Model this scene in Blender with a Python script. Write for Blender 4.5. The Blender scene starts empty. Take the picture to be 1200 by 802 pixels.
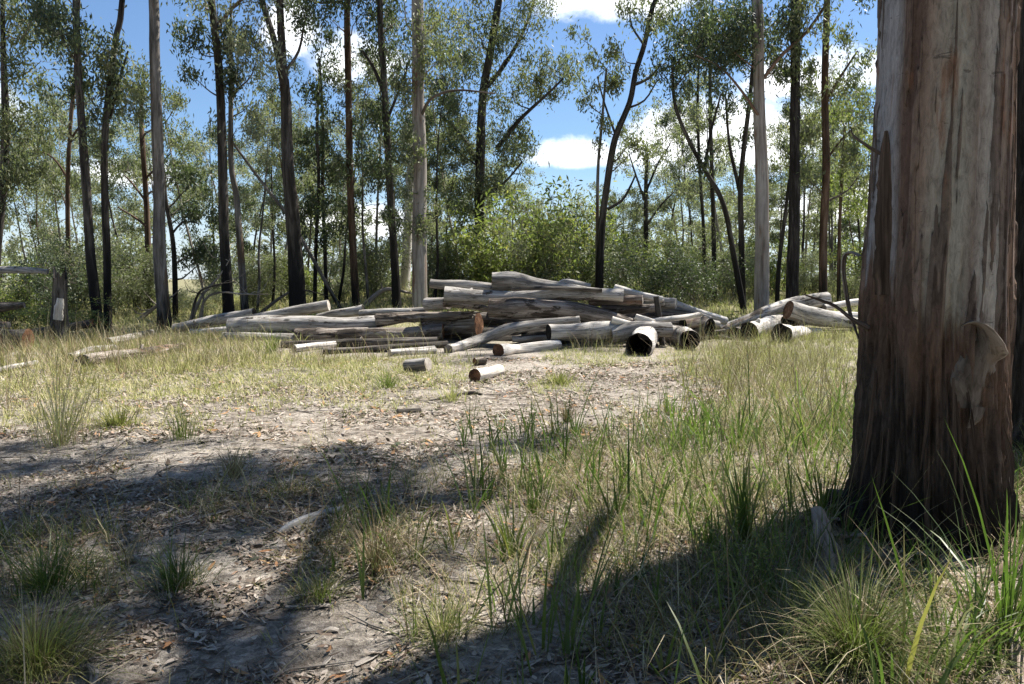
import bpy, math
import numpy as np

C = bpy.context.scene
COL = C.collection
RNG = np.random.default_rng(7)
U = RNG.uniform
F = 933.0                      # focal length of the photograph in its own pixels (1200 wide)
PITCH = math.atan(76 / F)
EYE = 1.6
SUN_AZ = np.array([0.77, 0.64])   # towards the sun: right and a little beyond the log pile
SUN_EL = math.radians(57)

# ------------------------------------------------------------------ maths
def sstep(a, b, x):
    t = np.clip((np.asarray(x, float) - a) / (b - a), 0, 1)
    return t * t * (3 - 2 * t)

def vnoise(P):
    P = np.asarray(P, float)
    I = np.floor(P).astype(np.int64)
    f = P - I
    f = f * f * (3 - 2 * f)
    def hsh(i, j, k):
        n = (i * 374761393 + j * 668265263 + k * 2147483647) & 0xffffffff
        n = ((n ^ (n >> 13)) * 1274126177) & 0xffffffff
        n = ((n ^ (n >> 16)) * 2246822519) & 0xffffffff
        return ((n ^ (n >> 15)) & 0xffffff) / float(0xffffff)
    r = 0
    for a in (0, 1):
        for b in (0, 1):
            for c in (0, 1):
                w = (f[:, 0] if a else 1 - f[:, 0]) * (f[:, 1] if b else 1 - f[:, 1]) * (f[:, 2] if c else 1 - f[:, 2])
                r = r + w * hsh(I[:, 0] + a, I[:, 1] + b, I[:, 2] + c)
    return r * 2 - 1

def fbm(P, o=3):
    s, a, r = 1.0, 1.0, 0
    for i in range(o):
        r = r + a * vnoise(P * s + 17.3 * i)
        s *= 2.03; a *= 0.5
    return r

def h(x, y):
    """terrain height"""
    x = np.asarray(x, float); y = np.asarray(y, float)
    rise = 0.35 + 0.75 * sstep(-11, -4, x)
    z = rise * sstep(16.5, 38, y) - 0.045 * np.clip(y - 44, 0, 400) ** 1.0 * sstep(44, 60, y)
    P = np.stack([np.ravel(x) * 0.45, np.ravel(y) * 0.45, np.zeros(x.size)], 1)
    n = (vnoise(P) * 0.035 + vnoise(P * 4.1) * 0.014).reshape(x.shape)
    return z + n * sstep(0, 3, np.abs(y) + np.abs(x))

def hs(x, y):
    return float(h(np.array([x]), np.array([y]))[0])

def ray(px, py):
    cp, sp = math.cos(PITCH), math.sin(PITCH)
    u, v = (px - 600) / F, (401 - py) / F
    return np.array([u, cp + v * sp, -sp + v * cp])

def at(px, py, D):
    d = ray(px, py)
    return np.array([0, 0, EYE]) + d * (D / d[1])

def G(px, py):
    d = ray(px, py)
    t = np.concatenate([np.linspace(1.2, 40, 3000), np.linspace(40, 90, 500)])
    P = d[None, :] * t[:, None]
    below = (P[:, 2] + EYE) < h(P[:, 0], P[:, 1])
    i = int(np.argmax(below)) if below.any() else len(t) - 1
    p = P[i] + np.array([0, 0, EYE])
    p[2] = hs(p[0], p[1])
    return p

def proj(P):
    cp, sp = math.cos(PITCH), math.sin(PITCH)
    y, z = P[:, 1], P[:, 2] - EYE
    zc = np.maximum(y * cp - z * sp, 0.05)
    v = y * sp + z * cp
    return 600 + F * P[:, 0] / zc, 401 - F * v / zc

def unit(v):
    return v / (np.linalg.norm(v, axis=-1, keepdims=True) + 1e-12)

def smooth_path(pts, step):
    """Catmull-Rom through rows (columns may carry radius too)"""
    P = np.asarray(pts, float)
    if len(P) == 2:
        n = max(2, int(np.linalg.norm(P[1, :3] - P[0, :3]) / step) + 1)
        t = np.linspace(0, 1, n)[:, None]
        return P[0] * (1 - t) + P[1] * t
    Q = np.vstack([2 * P[0] - P[1], P, 2 * P[-1] - P[-2]])
    out = []
    for i in range(len(P) - 1):
        a, b, c, d = Q[i], Q[i + 1], Q[i + 2], Q[i + 3]
        n = max(2, int(np.linalg.norm(c[:3] - b[:3]) / step) + 1)
        t = np.linspace(0, 1, n, endpoint=False)[:, None]
        out.append(0.5 * (2 * b + (c - a) * t + (2 * a - 5 * b + 4 * c - d) * t ** 2 + (3 * b - a - 3 * c + d) * t ** 3))
    out.append(P[-1:])
    return np.vstack(out)

def frames(P):
    T = unit(np.gradient(P, axis=0))
    N = np.zeros_like(T)
    ref = np.array([1.0, 0, 0]) if abs(T[0, 0]) < 0.8 else np.array([0, 1.0, 0])
    n = ref - T[0] * ref.dot(T[0]); n /= np.linalg.norm(n)
    for i in range(len(T)):
        n = n - T[i] * n.dot(T[i]); n /= np.linalg.norm(n) + 1e-12
        N[i] = n
    return T, N, np.cross(T, N)

# ------------------------------------------------------------------ mesh building
class MB:
    def __init__(s):
        s.V, s.Q, s.L, s.R, s.M, s.n = [], [], [], [], [], 0
    def add(s, V, Q, lc=None, rnd=None, mat=0):
        V = np.asarray(V, float); Q = np.asarray(Q, np.int64)
        s.V.append(V); s.Q.append(Q + s.n)
        s.L.append(V if lc is None else lc)
        s.R.append(np.full(len(V), U()) if rnd is None else np.broadcast_to(rnd, (len(V),)))
        s.M.append(np.full(len(Q), mat)); s.n += len(V)
        return s
    def tube(s, P, R, sides=8, bump=0.0, bf=(3, 3, 1.2), seed=0, mat=0, ridge=0.0, smin=0.0, flare=0):
        """P (k,3), R (k,) -> open tube; lc = coordinates along and around the stem"""
        P = np.asarray(P, float); R = np.asarray(R, float)
        T, N, B = frames(P)
        k = len(P)
        L = np.concatenate([[0], np.cumsum(np.linalg.norm(np.diff(P, axis=0), axis=1))]) + smin
        a = np.linspace(0, 2 * math.pi, sides, endpoint=False)
        ca, sa = np.cos(a), np.sin(a)
        rr = np.repeat(R[:, None], sides, 1)
        if bump or ridge:
            q = np.stack([(ca[None] * rr * bf[0] / max(R.max(), .05) * .25).ravel(), (sa[None] * rr * bf[1] / max(R.max(), .05) * .25).ravel(),
                          (np.repeat(L[:, None], sides, 1) * bf[2]).ravel()], 1) + seed * 7.77
            nz = fbm(q * 1.0, 3).reshape(k, sides)
            rr = rr * (1 + bump * nz)
            if ridge:
                q2 = np.stack([np.repeat(ca[None], k, 0).ravel() * 6, np.repeat(sa[None], k, 0).ravel() * 6, np.repeat(L[:, None], sides, 1).ravel() * 1.3], 1) + seed * 3.1
                rr = rr - ridge * np.abs(fbm(q2, 2).reshape(k, sides))
        if flare:
            fl = np.exp(-L / 0.35)[:, None] * (0.35 + 0.25 * np.cos(a * flare + seed)[None])
            rr = rr * (1 + fl)
        V = P[:, None, :] + rr[:, :, None] * (ca[None, :, None] * N[:, None, :] + sa[None, :, None] * B[:, None, :])
        lc = np.stack([rr * ca, rr * sa, np.repeat(L[:, None], sides, 1)], 2)
        i = np.arange(k - 1)[:, None] * sides; j = np.arange(sides)[None]; j2 = (j + 1) % sides
        Q = np.stack([i + j, i + j2, i + sides + j2, i + sides + j], 2).reshape(-1, 4)
        s.add(V.reshape(-1, 3), Q, lc.reshape(-1, 3), mat=mat)
        return V
    def build(s, name, mats, parent=None, origin=(0, 0, 0), smooth=True):
        V = np.vstack(s.V) - np.asarray(origin, float); Q = np.vstack(s.Q)
        lc = np.vstack(s.L); rn = np.concatenate(s.R); mt = np.concatenate(s.M)
        me = bpy.data.meshes.new(name)
        nq = len(Q)
        me.vertices.add(len(V)); me.vertices.foreach_set('co', V.astype(np.float32).ravel())
        me.loops.add(nq * 4); me.loops.foreach_set('vertex_index', Q.astype(np.int32).ravel())
        me.polygons.add(nq)
        me.polygons.foreach_set('loop_start', (np.arange(nq) * 4).astype(np.int32))
        try: me.polygons.foreach_set('loop_total', np.full(nq, 4, np.int32))
        except Exception: pass
        me.polygons.foreach_set('material_index', mt.astype(np.int32))
        if smooth: me.polygons.foreach_set('use_smooth', np.ones(nq, bool))
        at_ = me.attributes.new('lc', 'FLOAT_VECTOR', 'POINT'); at_.data.foreach_set('vector', lc.astype(np.float32).ravel())
        ar = me.attributes.new('rnd', 'FLOAT', 'POINT'); ar.data.foreach_set('value', rn.astype(np.float32))
        for m in (mats if isinstance(mats, (list, tuple)) else [mats]): me.materials.append(m)
        me.update(calc_edges=True); me.validate()
        o = bpy.data.objects.new(name, me); COL.objects.link(o)
        if parent is not None: o.parent = parent
        return o

def tag(o, label=None, cat=None, group=None, kind=None):
    if label: o['label'] = label
    if cat: o['category'] = cat
    if group: o['group'] = group
    if kind: o['kind'] = kind
    return o

def empty(name, loc):
    o = bpy.data.objects.new(name, None); COL.objects.link(o)
    o.location = loc; o.empty_display_size = 0.2
    return o

def copy_tree(o, parent=None):
    c = o.copy(); COL.objects.link(c)
    if parent is not None: c.parent = parent
    for ch in [x for x in o.children]:
        copy_tree(ch, c)
    return c

# ------------------------------------------------------------------ materials
def mat(name):
    m = bpy.data.materials.new(name); m.use_nodes = True
    nt = m.node_tree; nt.nodes.clear()
    return m, nt, Nd(nt)

class Nd:
    def __init__(s, nt): s.nt = nt
    def n(s, t, **k):
        x = s.nt.nodes.new(t)
        for a, v in k.items(): setattr(x, a, v)
        return x
    def l(s, a, b): s.nt.links.new(a, b)
    def val(s, inp, v):
        if hasattr(v, 'is_linked') or isinstance(v, bpy.types.NodeSocket): s.l(v, inp)
        else: inp.default_value = v
    def math(s, op, a, b=0.0, c=None, clamp=False):
        x = s.n('ShaderNodeMath', operation=op); x.use_clamp = clamp
        s.val(x.inputs[0], a); s.val(x.inputs[1], b)
        if c is not None: s.val(x.inputs[2], c)
        return x.outputs[0]
    def attr(s, name, out='Vector'):
        return s.n('ShaderNodeAttribute', attribute_name=name).outputs[out]
    def scale(s, v, xyz, off=(0, 0, 0)):
        x = s.n('ShaderNodeMapping'); s.l(v, x.inputs['Vector']); x.inputs['Scale'].default_value = xyz
        s.val(x.inputs['Location'], off)
        return x.outputs[0]
    def noise(s, v, sc, det=4, rough=0.6, dist=0.0):
        x = s.n('ShaderNodeTexNoise'); s.l(v, x.inputs['Vector'])
        x.inputs['Scale'].default_value = sc; x.inputs['Detail'].default_value = det
        x.inputs['Roughness'].default_value = rough; x.inputs['Distortion'].default_value = dist
        return x.outputs['Fac']
    def ramp(s, fac, stops, interp='LINEAR'):
        x = s.n('ShaderNodeValToRGB'); s.val(x.inputs[0], fac); r = x.color_ramp; r.interpolation = interp
        while len(r.elements) < len(stops): r.elements.new(0.5)
        for e, (p, c) in zip(r.elements, stops):
            e.position = p; e.color = (*c, 1) if len(c) == 3 else c
        return x.outputs[0]
    def mr(s, v, a, b, c=0.0, d=1.0, smooth=True):
        x = s.n('ShaderNodeMapRange'); x.interpolation_type = 'SMOOTHSTEP' if smooth else 'LINEAR'
        s.val(x.inputs[0], v)
        for i, q in zip((1, 2, 3, 4), (a, b, c, d)): s.val(x.inputs[i], q)
        return x.outputs[0]
    def mix(s, f, a, b, mode='MIX'):
        x = s.n('ShaderNodeMix', data_type='RGBA', blend_type=mode)
        s.val(x.inputs[0], f)
        for i, c in ((6, a), (7, b)):
            if isinstance(c, tuple): x.inputs[i].default_value = (*c, 1) if len(c) == 3 else c
            else: s.l(c, x.inputs[i])
        return x.outputs[2]
    def bump(s, hgt, strength=0.5, dist=0.02):
        x = s.n('ShaderNodeBump'); s.l(hgt, x.inputs['Height'])
        x.inputs['Strength'].default_value = strength; x.inputs['Distance'].default_value = dist
        return x.outputs[0]
    def out(s, color, rough=0.9, normal=None, spec=0.2):
        b = s.n('ShaderNodeBsdfPrincipled'); s.val(b.inputs['Base Color'], color if not isinstance(color, tuple) else (*color, 1))
        s.val(b.inputs['Roughness'], rough); b.inputs['Specular IOR Level'].default_value = spec
        if normal is not None: s.l(normal, b.inputs['Normal'])
        o = s.n('ShaderNodeOutputMaterial'); s.l(b.outputs[0], o.inputs[0])
        return b, o
    def sep(s, v):
        x = s.n('ShaderNodeSeparateXYZ'); s.l(v, x.inputs[0]); return x.outputs

def leaf_mat(name, stops, trans=0.35, rough=0.45, spec=0.35, warm=1.05):
    m, nt, N = mat(name)
    rnd = N.attr('rnd', 'Fac')
    col = N.ramp(rnd, stops)
    b = N.n('ShaderNodeBsdfPrincipled'); N.l(col, b.inputs['Base Color']); b.inputs['Roughness'].default_value = rough
    b.inputs['Specular IOR Level'].default_value = spec
    t = N.n('ShaderNodeBsdfTranslucent')
    tc = N.mix(1.0, col, (1.2 * warm, 1.42, 0.72), 'MULTIPLY'); N.l(tc, t.inputs[0])
    mx = N.n('ShaderNodeMixShader'); mx.inputs[0].default_value = trans
    N.l(b.outputs[0], mx.inputs[1]); N.l(t.outputs[0], mx.inputs[2])
    o = N.n('ShaderNodeOutputMaterial'); N.l(mx.outputs[0], o.inputs[0])
    return m

def bark_mat(name, stops, streak=(9, 9, 0.9), char=None, rough_bump=0.6, plates=(22, 22, 3), stain=None, bdist=0.02, cracks=0.0, blotch=0.25, patch=None):
    """bark with streaks along the stem; char = (low, high) metres of burnt base"""
    m, nt, N = mat(name)
    lc = N.attr('lc')
    oi = N.n('ShaderNodeObjectInfo').outputs['Random']
    off = N.n('ShaderNodeCombineXYZ'); 
    for i in range(3): N.l(N.math('MULTIPLY', oi, 37.0 + 11 * i), off.inputs[i])
    v = N.scale(lc, streak, off.outputs[0])
    n1 = N.noise(v, 1.0, 5, 0.62, 0.4)
    col = N.ramp(n1, stops)
    v2 = N.scale(lc, plates, off.outputs[0])
    n2 = N.noise(v2, 1.0, 4, 0.65, 0.3)
    dk = N.mr(n2, 0.35, 0.52, 0.45, 1.0)
    col = N.mix(1.0, col, N.mix(dk, (0.4, 0.38, 0.36), (1, 1, 1)), 'MULTIPLY')
    if stain:
        v3 = N.scale(lc, (2.5, 2.5, 0.5), off.outputs[0])
        n3 = N.noise(v3, 1.0, 4, 0.6)
        col = N.mix(N.mr(n3, stain[1], stain[1] + 0.12), col, stain[0])
    nb = N.noise(N.scale(lc, (2.2, 2.2, 0.9), off.outputs[0]), 1.0, 4, 0.6)
    bl = N.mr(nb, 0.36, 0.62)
    col = N.mix(blotch, col, N.mix(1.0, col, N.mix(bl, (0.35, 0.33, 0.31), (1.5, 1.48, 1.45)), 'MULTIPLY'))
    if patch:
        npa = N.noise(N.scale(lc, (3.2, 3.2, 1.0), off.outputs[0]), 1.0, 6, 0.66, 0.5)
        pk = N.mr(npa, patch, patch + 0.025)
        col = N.mix(pk, col, N.ramp(n2, [(0.35, (0.025, 0.02, 0.016)), (0.6, (0.10, 0.08, 0.065))]))
    if cracks:
        nc = N.noise(N.scale(lc, (13, 13, 0.55), off.outputs[0]), 1.0, 3, 0.55, 0.25)
        ck = N.mr(N.math('ABSOLUTE', N.math('SUBTRACT', nc, 0.5)), 0.0, 0.018, 1.0, 0.0)
        kn = N.n('ShaderNodeTexVoronoi'); kn.feature = 'F1'; N.l(N.scale(lc, (3.4, 3.4, 1.3), off.outputs[0]), kn.inputs['Vector']); kn.inputs['Scale'].default_value = 1.0
        kd = N.mr(N.math('ADD', kn.outputs['Distance'], N.math('MULTIPLY', n2, 0.12)), 0.12, 0.2, 1.0, 0.0)
        ck = N.math('MAXIMUM', ck, kd)
        col = N.mix(N.math('MULTIPLY', ck, cracks), col, (0.02, 0.017, 0.014))
    if char:
        z = N.sep(lc)[2]
        zz = N.math('ADD', z, N.math('MULTIPLY', N.math('SUBTRACT', n1, 0.5), 2.2))
        col = N.mix(N.mr(zz, char[0], char[1], 1.0, 0.0), col, (0.014, 0.013, 0.012))
    hgt = N.math('ADD', N.math('MULTIPLY', n1, 0.5), n2)
    if patch: hgt = N.math('ADD', hgt, pk)
    if cracks: hgt = N.math('SUBTRACT', hgt, ck)
    N.out(col, 0.92, N.bump(hgt, rough_bump, bdist), 0.15)
    return m

M = {}
M['bark_dark'] = bark_mat('dark furrowed bark', [(0.3, (0.018, 0.016, 0.014)), (0.5, (0.06, 0.052, 0.045)), (0.72, (0.15, 0.135, 0.12))], char=(1.0, 3.6))
M['bark_grey'] = bark_mat('grey mottled bark', [(0.3, (0.06, 0.053, 0.046)), (0.5, (0.16, 0.145, 0.13)), (0.72, (0.3, 0.28, 0.255))], char=(0.2, 1.6), stain=((0.12, 0.085, 0.06), 0.56))
M['bark_red'] = bark_mat('reddish brown bark', [(0.3, (0.035, 0.024, 0.018)), (0.5, (0.10, 0.065, 0.045)), (0.72, (0.2, 0.145, 0.11))], char=(0.3, 2.0))
M['bark_pale'] = bark_mat('pale smooth bark with brown stocking', [(0.3, (0.12, 0.095, 0.075)), (0.45, (0.26, 0.23, 0.2)), (0.7, (0.39, 0.36, 0.33))], streak=(6, 6, 0.45), rough_bump=0.25, plates=(14, 14, 1.2), stain=((0.17, 0.095, 0.06), 0.57))
M['bark_white'] = bark_mat('white smooth bark', [(0.3, (0.3, 0.27, 0.24)), (0.5, (0.5, 0.47, 0.43)), (0.7, (0.62, 0.6, 0.56))], streak=(5, 5, 0.5), rough_bump=0.2, plates=(10, 10, 1.5))
M['bark_iron'] = bark_mat('deep furrowed black bark', [(0.3, (0.012, 0.011, 0.01)), (0.5, (0.035, 0.03, 0.027)), (0.72, (0.10, 0.09, 0.08))], streak=(16, 16, 1.6), plates=(30, 30, 4), rough_bump=1.0, bdist=0.05)
M['twig'] = bark_mat('twig bark', [(0.3, (0.05, 0.04, 0.033)), (0.5, (0.12, 0.10, 0.085)), (0.7, (0.24, 0.21, 0.18))], rough_bump=0.2)
M['twig_pale'] = bark_mat('pale limb bark', [(0.3, (0.14, 0.11, 0.09)), (0.5, (0.3, 0.255, 0.22)), (0.7, (0.42, 0.38, 0.34))], rough_bump=0.2)
M['twig_red'] = bark_mat('red brown limb bark', [(0.3, (0.06, 0.04, 0.03)), (0.5, (0.16, 0.105, 0.08)), (0.7, (0.28, 0.205, 0.165))], rough_bump=0.2)
# logs
M['log_grey'] = bark_mat('weathered grey log wood', [(0.3, (0.16, 0.148, 0.135)), (0.5, (0.33, 0.31, 0.285)), (0.7, (0.5, 0.475, 0.445))], streak=(11, 11, 0.8), plates=(34, 34, 2.0), rough_bump=0.5, stain=((0.2, 0.145, 0.105), 0.62), cracks=0.8, blotch=0.5, patch=0.61)
M['log_brown'] = bark_mat('brown log wood', [(0.3, (0.105, 0.085, 0.068)), (0.5, (0.235, 0.2, 0.17)), (0.7, (0.4, 0.365, 0.33))], streak=(11, 11, 0.8), plates=(34, 34, 2.0), rough_bump=0.6, stain=((0.18, 0.11, 0.072), 0.57), cracks=0.75, blotch=0.5, patch=0.55)
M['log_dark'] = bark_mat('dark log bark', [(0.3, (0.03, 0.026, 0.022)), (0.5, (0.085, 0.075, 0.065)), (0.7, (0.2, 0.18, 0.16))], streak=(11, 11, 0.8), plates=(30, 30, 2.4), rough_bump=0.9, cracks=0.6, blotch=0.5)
M['log_pale'] = bark_mat('bleached log wood', [(0.3, (0.34, 0.31, 0.275)), (0.5, (0.52, 0.49, 0.45)), (0.7, (0.66, 0.635, 0.6))], streak=(9, 9, 0.6), plates=(30, 30, 1.4), rough_bump=0.35, cracks=0.7, blotch=0.5, patch=0.66)
M['log_white'] = bark_mat('peeled white log wood', [(0.3, (0.5, 0.45, 0.38)), (0.5, (0.66, 0.61, 0.54)), (0.7, (0.76, 0.73, 0.68))], streak=(9, 9, 0.7), plates=(24, 24, 1.2), rough_bump=0.25, cracks=0.55, blotch=0.5)

def end_mat(name, c0, c1, c2):
    m, nt, N = mat(name)
    lc = N.attr('lc'); s = N.sep(lc)
    r = N.math('SQRT', N.math('ADD', N.math('MULTIPLY', s[0], s[0]), N.math('MULTIPLY', s[1], s[1])))
    nz = N.noise(N.scale(lc, (9, 9, 9)), 1.0, 3)
    w = N.math('SINE', N.math('MULTIPLY', N.math('ADD', r, N.math('MULTIPLY', nz, 0.05)), 330.0))
    k = N.noise(N.scale(lc, (6, 6, 6)), 1.0, 5, 0.65)
    col = N.ramp(k, [(0.32, c0), (0.5, c1), (0.68, c2)])
    col = N.mix(N.mr(w, -1, 1, 0, 0.25), col, (c0[0] * .6, c0[1] * .6, c0[2] * .6))
    # drying cracks running out from the heart
    an = N.math('ARCTAN2', s[1], s[0])
    cv = N.n('ShaderNodeCombineXYZ'); N.l(N.math('MULTIPLY', an, 4.0), cv.inputs[0]); N.l(N.math('MULTIPLY', r, 2.0), cv.inputs[1])
    cr = N.noise(cv.outputs[0], 1.2, 3, 0.7)
    crack = N.mr(N.math('ABSOLUTE', N.math('SUBTRACT', cr, 0.5)), 0.0, 0.022, 1.0, 0.0)
    col = N.mix(N.math('MULTIPLY', crack, 0.75), col, (0.015, 0.012, 0.01))
    N.out(col, 0.9, N.bump(N.math('ADD', w, N.math('MULTIPLY', k, 4.0)), 0.3, 0.01), 0.1)
    return m
M['end_grey'] = end_mat('weathered cut end', (0.1, 0.085, 0.07), (0.22, 0.19, 0.165), (0.36, 0.33, 0.29))
M['end_pale'] = end_mat('pale cut end', (0.3, 0.25, 0.2), (0.5, 0.44, 0.37), (0.66, 0.6, 0.53))
M['end_brown'] = end_mat('brown cut end', (0.05, 0.03, 0.02), (0.17, 0.085, 0.048), (0.3, 0.17, 0.10))
M['end_dark'] = end_mat('dark cut end', (0.006, 0.005, 0.005), (0.018, 0.016, 0.014), (0.05, 0.043, 0.037))  # near-black tone for the dark log ends
m, nt, N = mat('charred hollow'); lc = N.attr('lc')
k = N.noise(N.scale(lc, (14, 14, 5)), 1.0, 4)
N.out(N.ramp(k, [(0.35, (0.004, 0.004, 0.004)), (0.7, (0.03, 0.026, 0.023))]), 0.95, N.bump(k, 0.8, 0.03), 0.05); M['char'] = m

# foliage (albedo only; light and shade come from the sun)
M['leaf_olive'] = leaf_mat('olive gum leaves', [(0.0, (0.078, 0.094, 0.053)), (0.4, (0.133, 0.150, 0.088)), (0.75, (0.207, 0.216, 0.136)), (1.0, (0.266, 0.246, 0.157))], trans=0.36, rough=0.55, spec=0.25)
M['leaf_dark'] = leaf_mat('dark gum leaves', [(0.0, (0.038, 0.053, 0.033)), (0.5, (0.076, 0.096, 0.056)), (1.0, (0.145, 0.166, 0.099))], trans=0.3, rough=0.5, spec=0.3)
M['leaf_grey'] = leaf_mat('grey green gum leaves', [(0.0, (0.130, 0.143, 0.103)), (0.5, (0.225, 0.238, 0.172)), (1.0, (0.340, 0.340, 0.252))], trans=0.36, rough=0.55, spec=0.25)
M['leaf_bright'] = leaf_mat('bright green leaves', [(0.0, (0.077, 0.101, 0.036)), (0.5, (0.162, 0.194, 0.072)), (0.85, (0.259, 0.271, 0.113)), (1.0, (0.337, 0.259, 0.116))], trans=0.45, rough=0.5, spec=0.25)
GR = {}
M['grass_yellow'] = leaf_mat('dry yellow green grass', [(0.0, (0.12, 0.125, 0.045)), (0.3, (0.29, 0.265, 0.11)), (0.65, (0.47, 0.41, 0.22)), (1.0, (0.6, 0.53, 0.36))], trans=0.22, rough=0.7, spec=0.15, warm=0.85)
M['grass_green'] = leaf_mat('fresh green grass', [(0.0, (0.085, 0.11, 0.03)), (0.4, (0.15, 0.175, 0.05)), (0.7, (0.25, 0.245, 0.095)), (1.0, (0.42, 0.36, 0.2))], trans=0.27, rough=0.6, spec=0.2, warm=0.88)
M['grass_sedge'] = leaf_mat('sedge blades', [(0.0, (0.045, 0.07, 0.018)), (0.5, (0.09, 0.125, 0.032)), (0.8, (0.15, 0.175, 0.05)), (0.92, (0.28, 0.25, 0.09)), (1.0, (0.27, 0.15, 0.07))], trans=0.4, rough=0.42, spec=0.4, warm=0.9)
M['grass_dry'] = leaf_mat('dead straw', [(0.0, (0.07, 0.045, 0.03)), (0.35, (0.2, 0.14, 0.085)), (0.7, (0.4, 0.33, 0.22)), (1.0, (0.58, 0.51, 0.38))], trans=0.15, rough=0.75, spec=0.1, warm=0.75)
M['litter'] = leaf_mat('fallen gum leaves', [(0.0, (0.07, 0.048, 0.036)), (0.3, (0.19, 0.142, 0.108)), (0.6, (0.35, 0.29, 0.24)), (0.84, (0.5, 0.435, 0.37)), (0.92, (0.33, 0.17, 0.085)), (1.0, (0.45, 0.28, 0.14))], trans=0.08, rough=0.8, spec=0.15, warm=0.7)
M['chips'] = bark_mat('fallen bark and sticks', [(0.3, (0.11, 0.09, 0.075)), (0.5, (0.25, 0.22, 0.19)), (0.7, (0.42, 0.385, 0.345))], streak=(20, 20, 3), rough_bump=0.3)
M['strip'] = bark_mat('peeled bark ribbon', [(0.3, (0.19, 0.145, 0.115)), (0.5, (0.36, 0.295, 0.25)), (0.7, (0.5, 0.45, 0.41))], streak=(24, 24, 1.5), rough_bump=0.3)
M['strip_mid'] = bark_mat('torn bark flap', [(0.3, (0.10, 0.078, 0.062)), (0.5, (0.2, 0.165, 0.138)), (0.7, (0.31, 0.27, 0.235))], streak=(16, 16, 2.5), plates=(40, 40, 12), rough_bump=0.5, blotch=0.6)
M['strip_brown'] = bark_mat('brown bark ribbon', [(0.3, (0.03, 0.022, 0.017)), (0.5, (0.085, 0.06, 0.045)), (0.7, (0.18, 0.125, 0.095))], streak=(24, 24, 1.5), rough_bump=0.3)

# ------------------------------------------------------------------ camera, light, sky
cam = bpy.data.cameras.new('camera'); co = bpy.data.objects.new('camera', cam); COL.objects.link(co)
cam.sensor_width = 36; cam.lens = 36 * F / 1200; cam.clip_end = 3000; cam.clip_start = 0.05
co.location = (0, 0, EYE); co.rotation_euler = (math.pi / 2 - PITCH, 0, 0)
C.camera = co
sd = np.array([SUN_AZ[0] * math.cos(SUN_EL), SUN_AZ[1] * math.cos(SUN_EL), math.sin(SUN_EL)])
sun = bpy.data.lights.new('sun', 'SUN'); so = bpy.data.objects.new('sun', sun); COL.objects.link(so)
sun.energy = 5.0; sun.angle = math.radians(0.53); sun.color = (1, 0.955, 0.88)
so.location = (20, 15, 40)
import mathutils
so.rotation_euler = mathutils.Vector(sd).to_track_quat('Z', 'Y').to_euler()

w = bpy.data.worlds.new('World'); C.world = w; w.use_nodes = True
nt = w.node_tree; nt.nodes.clear(); N = Nd(nt)
sky = N.n('ShaderNodeTexSky'); sky.sky_type = 'NISHITA'; sky.sun_disc = False
sky.sun_elevation = SUN_EL; sky.sun_rotation = math.atan2(SUN_AZ[0], SUN_AZ[1])
sky.air_density = 1.0; sky.dust_density = 0.35; sky.ozone_density = 2.2
gen = N.n('ShaderNodeTexCoord').outputs['Generated']
cn = N.noise(N.scale(gen, (7, 7, 11)), 1.0, 7, 0.6, 0.3)
cn2 = N.noise(N.scale(gen, (26, 26, 34)), 1.0, 5, 0.6, 0.2)
nz = N.math('ADD', N.math('MULTIPLY', N.math('SUBTRACT', cn, 0.5), 2.5), N.math('MULTIPLY', N.math('SUBTRACT', cn2, 0.5), 1.3))
dens = None
CL = [(735, -12, 110, 50), (668, 183, 58, 26), (850, 170, 140, 55), (345, 42, 40, 40), (420, 75, 70, 45), (150, 205, 60, 22), (960, 90, 90, 35), (1000, 250, 130, 40), (420, 262, 90, 26), (-300, 100, 200, 60), (1500, 100, 250, 120)]
for (px, py, ax, ay) in CL:
    d = unit(ray(px, py)); rt = unit(np.cross(d, [0, 0, 1])); up = np.cross(rt, d)
    def dot(v):
        x = N.n('ShaderNodeVectorMath', operation='DOT_PRODUCT'); N.l(gen, x.inputs[0]); x.inputs[1].default_value = tuple(v); return x.outputs['Value']
    a = N.math('MULTIPLY', dot(rt), F / ax); b = N.math('MULTIPLY', dot(up), F / ay)
    b = N.math('MAXIMUM', b, N.math('MULTIPLY', b, -1.5))       # flatter below
    q = N.math('ADD', N.math('MULTIPLY', a, a), N.math('MULTIPLY', b, b))
    q = N.math('ADD', q, N.mr(dot(d), 0.0, 0.1, 50.0, 0.0))
    e = N.math('SUBTRACT', 1.0, q)
    dens = e if dens is None else N.math('MAXIMUM', dens, e)
dens = N.math('ADD', dens, nz)
fac = N.mr(dens, -0.05, 0.75)
edge = N.mr(dens, 0.2, 1.6)
sc = N.mix(edge, (11.0, 11.6, 12.5), (16, 16, 15.8))
hz = N.mr(N.sep(gen)[2], 0.0, 0.15, 0.55, 0.0)
skc = N.mix(hz, N.mix(1.0, sky.outputs[0], (0.86, 1.0, 1.16), 'MULTIPLY'), (7.4, 8.4, 9.6))
col = N.mix(fac, skc, sc)
bg = N.n('ShaderNodeBackground'); N.l(col, bg.inputs[0]); bg.inputs[1].default_value = 0.052
ow = N.n('ShaderNodeOutputWorld'); N.l(bg.outputs[0], ow.inputs[0])
C.view_settings.view_transform = 'Standard'; C.view_settings.look = 'None'
C.view_settings.exposure = 1.32; C.view_settings.gamma = 1.0
cy = C.cycles
cy.max_bounces = 6; cy.diffuse_bounces = 3; cy.glossy_bounces = 2; cy.transmission_bounces = 4; cy.transparent_max_bounces = 4
cy.use_denoising = True
try: cy.denoiser = 'OPENIMAGEDENOISE'
except Exception: pass
cy.sample_clamp_indirect = 6.0

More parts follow.
